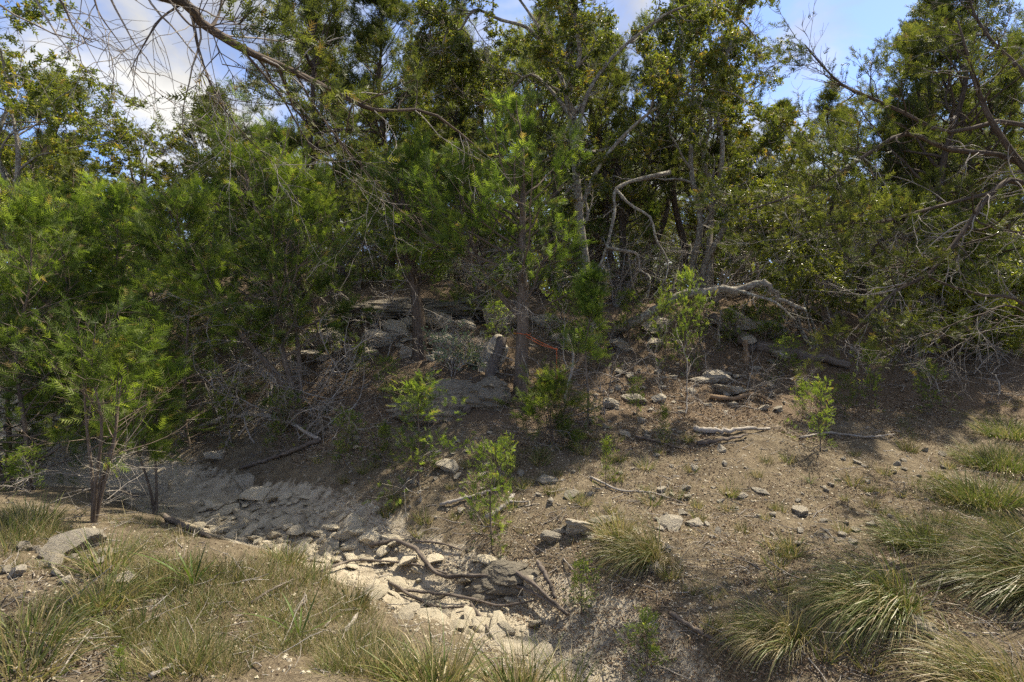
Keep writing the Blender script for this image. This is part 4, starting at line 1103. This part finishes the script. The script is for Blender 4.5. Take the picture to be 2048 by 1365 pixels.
limb('creek_branch', 'thin branch above the creek pile on the slope foot', [on(830, 1090), on(880, 1098, .03), on(925, 1108, .02)], .013, 'log', 'branch', .5, sides=6)
limb('forked_stick', 'pale forked grey stick on the lower slope', [on(972, 1045, .02), on(1000, 1025, .03), on(1020, 1008, .03), on(1026, 996, .03)], .03, 'dead', 'stick', .5, forks=[([on(1018, 1012, .03), on(1040, 1012, .03), on(1060, 1010, .02)], .014)], sides=8)
limb('fallen_branch', 'grey branch lying left of the forked stick', [on(880, 1015, .02), on(920, 1005, .03), on(960, 995, .03), on(995, 982, .02)], .018, 'dead', 'branch', .5, sides=7, twigs=4, tl=.2)
limb('fallen_log', 'slim grey log lying across the brush at the creek bank', [on(395, 872, .1), on(450, 860, .16), on(520, 858, .18), on(580, 868, .12), on(640, 890, .05)], .04, 'dead', 'log', .5, n=24, sides=8, twigs=6, tl=.3)
limb('fallen_log', 'thin log slanting to the creek below the brush', [on(640, 890, .05), on(560, 920, .05), on(480, 945, .04)], .03, 'log', 'log', .7, sides=7)
limb('fallen_branch', 'stick lying on sand in the grass at bottom left', [on(300, 1362), on(350, 1338, .02), on(410, 1305, .02)], .012, 'dead', 'stick', .5, sides=6)
limb('fallen_branch', 'bleached stick at the grass edge left of the creek pile', [on(690, 1268, .01), on(705, 1255, .02), on(715, 1235, .02)], .016, 'dead', 'stick', .6, sides=7)
limb('fallen_branch', 'long dark stick from the grass bank to the creek rubble', [on(500, 1215, .02), on(560, 1185, .04), on(640, 1150, .03)], .009, 'log', 'stick', .6, sides=6)
limb('exposed_root', 'dark root edging the pale sand at the bottom', [on(1340, 1230, .01), on(1380, 1262, .02), on(1430, 1290, .02), on(1470, 1310, .01)], .018, 'log', 'root', .5, sides=7, twigs=4, tl=.2)
limb('exposed_root', 'dark root along the creek edge below the thin stems', [on(310, 1030, .02), on(350, 1050, .03), on(385, 1065, .02), on(420, 1078, .01)], .03, 'log', 'root', .6, sides=7)

limb('exposed_root', 'thin root crossing the bare slope above the middle grass clump', [on(1180, 960), on(1240, 985, .02), on(1300, 990, .015), on(1370, 1010, .0)], .012, 'dead', 'root', .4, sides=6, twigs=4, tl=.2)
limb('fallen_branch', 'grey branch lying across the litter right of the curved roots', [on(1600, 880, .02), on(1660, 872, .03), on(1730, 880, .03), on(1790, 872, .02)], .018, 'dead', 'branch', .4, sides=7, twigs=6, tl=.3)
limb('fallen_branch', 'dark branch on the slope left of the squarish stone', [on(1270, 880, .02), on(1320, 892, .03), on(1370, 905, .02)], .016, 'log', 'branch', .4, sides=7, twigs=5, tl=.25)

# brush: dead branches as individuals
def dead_proto(L):
    T = Tree()
    p = grow(np.zeros((1, 3)), np.array([(1.0, 0, .25)]), np.array([L]), 12, .14, -.01); r = taper([.011], 12, .3)
    T.w(p, r, 6)
    o, tg, rd, t = along(p, r, 10, .12, 1)
    b = grow(o, fork(tg, R(50) + rng.normal(0, .2, len(o)), .12), L * (.2 + .3 * rng.random(len(o))), 8, .18, -.01); rb = taper(np.full(len(o), .0055), 8, .3)
    T.w(b, rb, 4)
    o, tg, rd, t = along(b, rb, 4, .2, 1)
    b2 = grow(o, fork(tg, R(46) + rng.normal(0, .2, len(o)), .05), L * (.06 + .14 * rng.random(len(o))), 5, .2, 0); T.w(b2, taper(np.full(len(o), .0026), 5, .4), 3)
    return T.wood.build('dead_branch', M['dead'])
DP = [dead_proto(L) for L in (.9, 1.2, .7, 1.0)]
def brush(n, region, label, group, s=(.7, 1.3)):
    for k in range(n):
        px, py = region(); b = gp(px, py)
        o = tag(ob('dead_branch', DP[k % 4], None, (b[0], b[1], b[2] + .03)), label, 'dead branch', group)
        o.rotation_euler = (rng.normal(0, .3), rng.normal(-.1, .25), rng.random() * 6.28); q = s[0] + (s[1] - s[0]) * rng.random(); o.scale = (q, q, q)
brush(30, poly_region([(330, 830), (560, 800), (720, 820), (720, 900), (560, 920), (340, 890)]), 'bare grey dead branch in the brush tangle on the bank above the creek bend', 'brush above the creek bend')
brush(16, poly_region([(480, 690), (640, 700), (740, 790), (600, 820), (460, 800)]), 'bare dead branch on the shaded slope under the leaning juniper', 'dead branches under the leaning juniper')
brush(16, poly_region([(1380, 690), (1560, 740), (1560, 830), (1300, 840)]), 'dead branch lying in the litter around the broken stump', 'dead branches around the stump', (.4, .9))
brush(20, poly_region([(1700, 720), (2048, 700), (2048, 800), (1760, 800)]), 'dead branch on the shaded right bank under the glossy shrub', 'dead branches on the right bank', (.6, 1.2))
brush(16, poly_region([(1200, 640), (1560, 640), (1560, 700), (1200, 720)]), 'dead branch under the arching lichen limb', 'dead branches under the arching limb', (.5, 1.0))
brush(6, poly_region([(640, 650), (1030, 650), (1030, 720), (660, 740)]), 'dead branch caught among the crest boulders', 'dead branches among the boulders', (.5, 1.0))
brush(12, poly_region([(1100, 700), (1250, 700), (1250, 860), (1130, 860)]), 'pale dead branch around the bushy juniper by the cord', 'dead branches by the cord', (.5, .9))
brush(10, poly_region([(640, 600), (1000, 600), (1000, 640), (640, 640)]), 'dead branch on the crest before the dark wood', 'dead branches on the crest', (.7, 1.2))
brush(10, poly_region([(0, 900), (300, 900), (260, 1000), (0, 1000)]), 'dead branch by the creek under the thin-stemmed juniper', 'dead branches by the creek', (.4, .8))

# ------------------------------------------------------------------ the orange cord
cy = TRB[1]
def cordpts():
    T = Tubes()
    base = Pt(1052, 668, cy - .13)
    an = np.linspace(0, 2 * math.pi, 26)
    cc = Pt(1044, 668, cy)
    T.add(np.stack([cc[0] + .115 * np.cos(an), cc[1] + .115 * np.sin(an), cc[2] + .01 * np.sin(an * 2)], -1) - base, np.full(26, .004), 6)
    e = Pt(1113, 699, cy - .35)
    for dz in (0.0, -.035):
        a = Pt(1052, 668, cy - .11) + (0, 0, dz); c = (a + e) / 2 + (0, 0, -.012 + dz * .4)
        T.add(catmull([a - base, c - base, e - base], 14), np.full(14, .0042), 6)
    d = e + (.0, 0, -.20); f = e + (.006, .0, -.36); g = e + (0, .0, -.62)
    T.add(catmull([e - base, e + (.004, .01, -.1) - base, d - base, d + (.02, 0, -.15) - base, f + (0, 0, -.1) - base, g - base], 24), np.full(24, .0042), 6)
    kn = np.linspace(0, 1, 7)
    T.add(np.stack([0 * kn, 0 * kn, -.02 + .04 * kn], -1) + (e - base), .014 * np.sin(np.pi * np.clip(kn, .05, .95)), 7)
    T.add(np.stack([0 * kn, 0 * kn, -.025 + .05 * kn], -1) + (d + (0.004, 0, -.16) - base), .017 * np.sin(np.pi * np.clip(kn, .05, .95)), 7)
    return T.build('orange_cord', M['cord']), base
me, bs = cordpts()
tag(ob('orange_cord', me, None, tuple(bs)), 'thin orange cord tied round the straight brown trunk and hanging down', 'cord')

# ------------------------------------------------------------------ grass clumps, yucca, ground cover
def blades(nb, L, r0, bias=(0, 0), spread=.6, droop=.16, w=.0042, n=7, straw=.3, up=1.0):
    a = rng.random(nb) * 6.28; q = r0 * np.sqrt(rng.random(nb))
    O = np.stack([q * np.cos(a), q * np.sin(a), np.full(nb, -.02)], -1)
    d = np.stack([spread * np.cos(a) * (q / r0 + .3) + bias[0] + rng.normal(0, .26, nb), spread * np.sin(a) * (q / r0 + .3) + bias[1] + rng.normal(0, .26, nb), np.full(nb, up)], -1)
    ln = L * (.3 + .85 * rng.random(nb))
    d = nrm(d); pts = [O]; st = (ln / (n - 1))[:, None]
    dr = droop * (.5 + rng.random(nb))
    for i in range(n - 1):
        pts.append(pts[-1] + d * st)
        d = d + np.stack([bias[0] * dr * .6, bias[1] * dr * .6, -dr * (.5 + .35 * i)], -1) + rng.normal(0, .07, d.shape); d = nrm(d)
    p = np.stack(pts, 1)
    side = nrm(np.cross(p[:, 1] - p[:, 0], np.array([0, 0, 1.0]) + rng.normal(0, .5, (nb, 3))))
    wd = w * np.linspace(1, .12, n)[None, :, None] * (.7 + .6 * rng.random((nb, 1, 1)))
    V = np.stack([p - side[:, None] * wd, p + side[:, None] * wd], 2).reshape(-1, 3)
    ii = np.arange(nb * n * 2).reshape(nb, n, 2)
    T = np.stack([ii[:, :-1, 0], ii[:, :-1, 1], ii[:, 1:, 1], ii[:, 1:, 0]], -1).reshape(-1, 4)
    ti = np.where(rng.random(nb) < straw, .7 + .3 * rng.random(nb), .05 + .55 * rng.random(nb))
    # dry tips
    tt = ti[:, None] + np.linspace(0, .18, n)[None]
    return V, T, np.repeat(np.clip(tt, 0, 1).reshape(-1), 2)
def clump(px, py, label, nb, L, r0, **k):
    if px < 1200 and py > 1000: nb = int(nb * .32); L *= .68
    else: nb = int(nb * .7); L *= .78
    b = gp(px, py)
    V, T, ti = blades(nb, L, r0, **k)
    k2 = dict(k); k2.update(straw=1.0, droop=.3, spread=1.3)
    V2, T2, ti2 = blades(nb // 3, L * .6, r0 * 1.1, **k2)
    k2.update(droop=.015, spread=.5, straw=.8, bias=(k['bias'][0] * .5, k['bias'][1]), w=.0016)
    V3, T3, ti3 = blades(14, L * 1.15, r0 * .8, **k2)
    T = np.concatenate([T, T2 + len(V), T3 + len(V) + len(V2)]); V = np.concatenate([V, V2, V3]); ti = np.concatenate([ti, ti2, ti3])
    return tag(ob('grass_clump', mesh_np('grass_clump', V, T, M['grass'], tint=ti), None, tuple(b)), label, 'grass clump', 'big grass clumps')
clump(1765, 1225, 'largest arching green grass clump, mid right above the white rock', 1800, .78, .13, bias=(-.8, -.1), droop=.32, straw=.28, w=.0034)
clump(2085, 1190, 'wide sweeping grass clump at the right edge with tall stems', 1700, 1.15, .16, bias=(-1.1, .0), droop=.17, straw=.3, w=.0034)
clump(1560, 1285, 'straw-tinged grass clump at the creek edge left of the largest clump', 900, .5, .09, bias=(-.8, -.1), droop=.3, straw=.55, w=.003)
clump(2000, 1390, 'straw-coloured grass clump in the bottom right corner', 900, .62, .14, bias=(-.8, .1), droop=.22, straw=.55, w=.003)
clump(1290, 1125, 'middle grass clump leaning left above the creek edge', 900, .62, .10, bias=(-.65, -.1), droop=.27, straw=.45, w=.0034)
clump(1235, 1085, 'thin straw grass clump behind the middle clump', 350, .40, .08, bias=(-.2, .0), droop=.1, straw=.7)
clump(835, 785, 'drooping green grass tuft hanging from the ledge under the thick trunk', 700, .55, .10, bias=(-.2, -.5), droop=.24, straw=.25)
clump(700, 1212, 'dense greyish grass tuft at the near bank edge by the creek', 800, .26, .12, bias=(-.05, -.05), droop=.12, straw=.5)
clump(560, 1125, 'wide low greyish tuft left of the creek rubble', 800, .24, .17, bias=(-.05, 0), droop=.12, straw=.5)
clump(870, 1380, 'long pale grass at the bottom edge left of centre', 700, .52, .13, bias=(-.1, 0), droop=.13, straw=.4)
clump(1030, 1395, 'long pale grass at the bottom edge centre', 900, .50, .16, bias=(-.15, 0), droop=.13, straw=.4)
clump(1140, 1385, 'sparse upright grass beside the pale sand at the bottom', 200, .42, .1, bias=(.1, 0), droop=.06, straw=.3)
clump(215, 1140, 'tall thin grass clump in the left meadow', 500, .45, .12, bias=(.05, 0), droop=.09, straw=.35)
clump(60, 1290, 'bright green grass clump at the left edge, bottom', 800, .42, .16, bias=(.05, 0), droop=.14, straw=.4)
clump(210, 1210, 'arching yellow-green grass clump in the middle of the left meadow', 700, .42, .13, bias=(.2, 0), droop=.12, straw=.45)
clump(280, 1270, 'upright dark green grass clump above the white rock at bottom left', 300, .32, .07, bias=(.05, 0), droop=.05, straw=.1)
clump(50, 1050, 'dark green grass clump at the left edge near thin stems', 700, .38, .2, bias=(-.05, 0), droop=.12, straw=.15)
clump(60, 1355, 'pale long grass in the bottom left corner', 500, .45, .14, bias=(.25, .1), droop=.12, straw=.35)
clump(1960, 1000, 'deep green grass clump in the shaded patch at right, lower', 900, .40, .28, bias=(-.2, 0), droop=.13, straw=.08)
clump(1990, 930, 'deep green grass clump in the shaded patch at right, middle', 900, .38, .32, bias=(-.2, 0), droop=.13, straw=.08)
clump(2020, 870, 'deep green grass clump in the shaded patch at right, upper', 700, .36, .32, bias=(-.2, 0), droop=.13, straw=.08)
clump(1830, 1090, 'shaded grass clump behind the sweeping right-edge clump', 700, .42, .16, bias=(-.5, 0), droop=.17, straw=.12)
# small tufts
TF = []
for k in range(4):
    V, T, ti = blades(70, .15, .05, droop=.12, straw=.5, n=5, w=.0035)
    TF.append(mesh_np('grass_tuft', V, T, M['grass'], tint=ti))
def tufts(n, region, label, group, s=(.6, 1.3)):
    for k in range(n):
        px, py = region(); b = gp(px, py)
        o = tag(ob('grass_tuft', TF[k % 4], None, tuple(b)), label, 'grass tuft', group)
        q = s[0] + (s[1] - s[0]) * rng.random(); o.scale = (q, q, q); o.rotation_euler = (0, 0, rng.random() * 6.28)
tufts(60, poly_region([(1150, 880), (1900, 880), (1900, 1080), (1560, 1130), (1350, 1180), (1150, 1050)]), 'small green grass tuft on the bare slope at right', 'grass tufts on the right slope')
tufts(40, poly_region([(560, 900), (1150, 880), (1150, 1080), (820, 1080), (640, 980)]), 'small grass tuft on the lower slope left of the bare path', 'grass tufts on the lower slope')
tufts(26, poly_region([(1320, 1120), (1560, 1120), (1900, 1250), (1950, 1360), (1400, 1330)]), 'small dry grass tuft between the big right clumps', 'dry grass tufts between clumps')
# yucca-like strap-leaved plants: every leaf a part
def strap(L, w, bend, twist):
    n = 8; t = np.linspace(0, 1, n)
    x = bend * L * t ** 2.2; z = L * (t - .25 * bend * t ** 2)
    wd = w * np.sin(np.pi * np.clip(t * .75 + .22, 0, 1)) ; wd[-1] = .0006
    tw = twist * t
    V = np.stack([np.stack([x + .25 * wd * np.sin(tw), wd * np.cos(tw), z], -1), np.stack([x + .3 * wd, 0 * wd, z - .15 * wd], -1), np.stack([x - .25 * wd * np.sin(tw), -wd * np.cos(tw), z], -1)], 1).reshape(-1, 3)
    ii = np.arange(n * 3).reshape(n, 3)
    T = np.concatenate([np.stack([ii[:-1, j], ii[:-1, j + 1], ii[1:, j + 1], ii[1:, j]], -1) for j in (0, 1)])
    return mesh_np('leaf', V, T, M['yucca'], tint=np.full(len(V), .2 + .7 * rng.random()), smooth=True)
LV = [strap(.22 + .05 * k, .006, .12 + .2 * (k % 3), .6 * (k % 4)) for k in range(5)]
def yucca(px, py, label, n, s, spread):
    b = gp(px, py); r = empty('yucca', tuple(b), label, 'yucca', 'yuccas in the grass')
    for k in range(n):
        o = ob('leaf', LV[k % 5], r); a = k * 2.4 + rng.random() * .5
        e = spread * (.15 + .85 * (k + .5) / n)
        o.rotation_euler = (0, e, a); q = s * (.75 + .4 * rng.random()); o.scale = (q, q * 1.2, q)
        o.location = (.012 * math.cos(a), .012 * math.sin(a), 0)
yucca(385, 1172, 'strap-leaved yucca in the grass left of the creek rubble', 15, 1.0, 1.1)
yucca(600, 1275, 'thin sprawling yucca with few curled leaves on bare sand', 9, .95, 1.25)
yucca(1620, 970, 'small dark yucca on the right slope', 12, .5, 1.1)
yucca(1545, 768, 'dark green yucca in the litter right of the broken stump', 11, .8, 1.0)
yucca(650, 830, 'shaded yucca under the brush left of the ledge', 12, .8, 1.1)

# countless small cover: grass, litter, gravel
def cover_points(n, region, dens=None):
    pts = np.array([region() for _ in range(n)])
    Yq = np.linspace(2.5, 16, 420)
    X = (pts[:, :1] - CX) / FPX * Yq; Z = EYE + (HY - pts[:, 1:]) / FPX * Yq
    H_ = hz0(X, np.broadcast_to(Yq, X.shape))
    hit = np.argmax(Z <= H_, 1)
    Yh = Yq[hit] + rng.normal(0, .01, n); Xh = (pts[:, 0] - CX) / FPX * Yh
    return Xh, Yh
def cover_grass(name, label, n, region, L, straw, per=14, thr=-.1):
    X, Y = cover_points(n, region)
    fb = fbm(X * 1.0, Y * 1.0, 1.9, 3)
    k = fb > thr
    hk = np.clip(.45 + 1.5 * (fb[k] - thr), .4, 1.25)
    X, Y = X[k], Y[k]; Z = hz(X, Y)
    V, T, ti = blades(per, L, .05, droop=.13, n=4, w=.0022, straw=straw)
    VV = []; TT = []; II = []
    for i in range(len(X)):
        if i % 40 == 0:
            V, T, ti = blades(per, L, .06, droop=.13, n=4, w=.0022, straw=straw)
        a = rng.random() * 6.28; c, s_ = math.cos(a), math.sin(a); q = (.5 + .8 * rng.random()) * hk[i]
        v = V * q
        VV.append(np.stack([v[:, 0] * c - v[:, 1] * s_ + X[i], v[:, 0] * s_ + v[:, 1] * c + Y[i], v[:, 2] + Z[i]], -1)); TT.append(T + i * len(V)); II.append(ti)
    o = ob(name, mesh_np(name, np.concatenate(VV), np.concatenate(TT), M['grass'], tint=np.concatenate(II)))
    return tag(o, label, 'grass', kind='stuff')
cover_grass('meadow_grass', 'thin mixed green and straw grass over the near left bank', 5200, poly_region([(0, 1010), (260, 1040), (430, 1090), (640, 1140), (780, 1260), (900, 1365), (0, 1365)]), .17, .45, 8, -.14)
cover_grass('slope_grass', 'short green grass on the right bank', 900, poly_region([(1800, 830), (2048, 800), (2048, 1120), (1880, 1080), (1780, 900)]), .15, .15)
cover_grass('sparse_grass', 'scattered thin grass on the tan slope', 420, poly_region([(650, 900), (1850, 880), (1850, 1060), (1500, 1250), (1250, 1100), (820, 1080)]), .08, .5, 9)
def litter(n, region, label, name, size=(.012, .03)):
    X, Y = cover_points(n, region)
    k_ = fbm(X + 31, Y + 7, 1.7, 3) + rng.normal(0, .12, n) > -.08
    X, Y = X[k_], Y[k_]; n = len(X); Z = hz(X, Y) + .006
    O = np.stack([X, Y, Z], -1); D = np.stack([rng.normal(0, 1, n), rng.normal(0, 1, n), rng.normal(.15, .25, n)], -1)
    o = ob(name, scatter(name, leafshape(1.0, .42, .5), O, D, size[0] + (size[1] - size[0]) * rng.random(n), rng.random(n), M['litter']))
    return tag(o, label, 'leaf litter', kind='stuff')
litter(36000, poly_region([(330, 800), (620, 640), (1050, 620), (2048, 650), (2048, 850), (1560, 900), (1100, 900), (700, 930), (400, 960)]), 'brown dead leaf litter over the wooded slope', 'leaf_litter', (.015, .04))
litter(42000, poly_region([(560, 900), (2048, 850), (2048, 1365), (1300, 1365), (1000, 1200), (640, 1000)]), 'sparse dead leaves on the bare tan slope', 'sparse_leaf_litter')
def twig_litter(n, region, label, name):
    X, Y = cover_points(n, region); Z = hz(X, Y) + .008
    T = Tubes()
    a = rng.random(n) * 6.28
    D = np.stack([np.cos(a), np.sin(a), rng.normal(.03, .12, n)], -1)
    T.add(grow(np.stack([X, Y, Z], -1), D, .06 + .30 * rng.random(n) ** 2, 4, .16, 0), taper(.002 + .004 * rng.random(n) ** 2, 4, .5), 3)
    return tag(ob(name, T.build(name, M['dead'])), label, 'twigs', kind='stuff')
twig_litter(3600, poly_region([(330, 800), (620, 640), (1050, 620), (2048, 650), (2048, 850), (1560, 900), (1100, 900), (700, 930), (400, 960)]), 'small fallen grey twigs over the wooded slope', 'twig_litter')
twig_litter(2200, poly_region([(0, 1000), (640, 1000), (2048, 850), (2048, 1365), (0, 1365)]), 'few small fallen twigs on the lower slope and near bank', 'sparse_twig_litter')
litter(7000, poly_region([(0, 1030), (430, 1080), (640, 1150), (900, 1365), (0, 1365)]), 'dead grass scraps and leaves on the near bank soil', 'near_bank_litter', (.01, .03))
litter(20000, poly_region([(480, 720), (1100, 780), (1500, 720), (1900, 760), (1900, 880), (1300, 910), (700, 930), (500, 880)]), 'pale dead leaves thick on the middle slope', 'middle_slope_litter', (.015, .045))
def gravel(n, region, label, name, size):
    X, Y = cover_points(n, region); Z = hz(X, Y)
    V0 = np.array([(1, 0, 0), (-.9, .1, 0), (.1, .8, 0), (0, -.85, .05), (.1, 0, .6), (0, 0, -.5)], float)
    T0 = np.array([(0, 2, 4), (2, 1, 4), (1, 3, 4), (3, 0, 4), (2, 0, 5), (1, 2, 5), (3, 1, 5), (0, 3, 5)])
    O = np.stack([X, Y, Z + .002], -1); D = np.stack([rng.normal(0, .3, n), rng.normal(0, .3, n), np.ones(n)], -1)
    o = ob(name, scatter(name, (V0, T0), O, D, size[0] + (size[1] - size[0]) * rng.random(n) ** 3, rng.random(n), M['gravel']))
    return tag(o, label, 'gravel', kind='stuff')
gravel(5000, poly_region([(380, 1000), (620, 960), (820, 1070), (1080, 1130), (1330, 1300), (1340, 1365), (1000, 1365), (640, 1150)]), 'fine pale gravel in the dry creek bed', 'creek_gravel', (.004, .022))
gravel(900, poly_region([(0, 1030), (430, 1080), (640, 1150), (900, 1365), (0, 1365)]), 'fine gravel on the near bank soil', 'near_bank_gravel', (.004, .02))
gravel(3500, poly_region([(650, 900), (1100, 800), (1900, 800), (2048, 1000), (1500, 1300), (1000, 1090)]), 'fine gravel on the tan slope', 'slope_gravel', (.004, .018))

for r in PROTOS:
    drop(r)
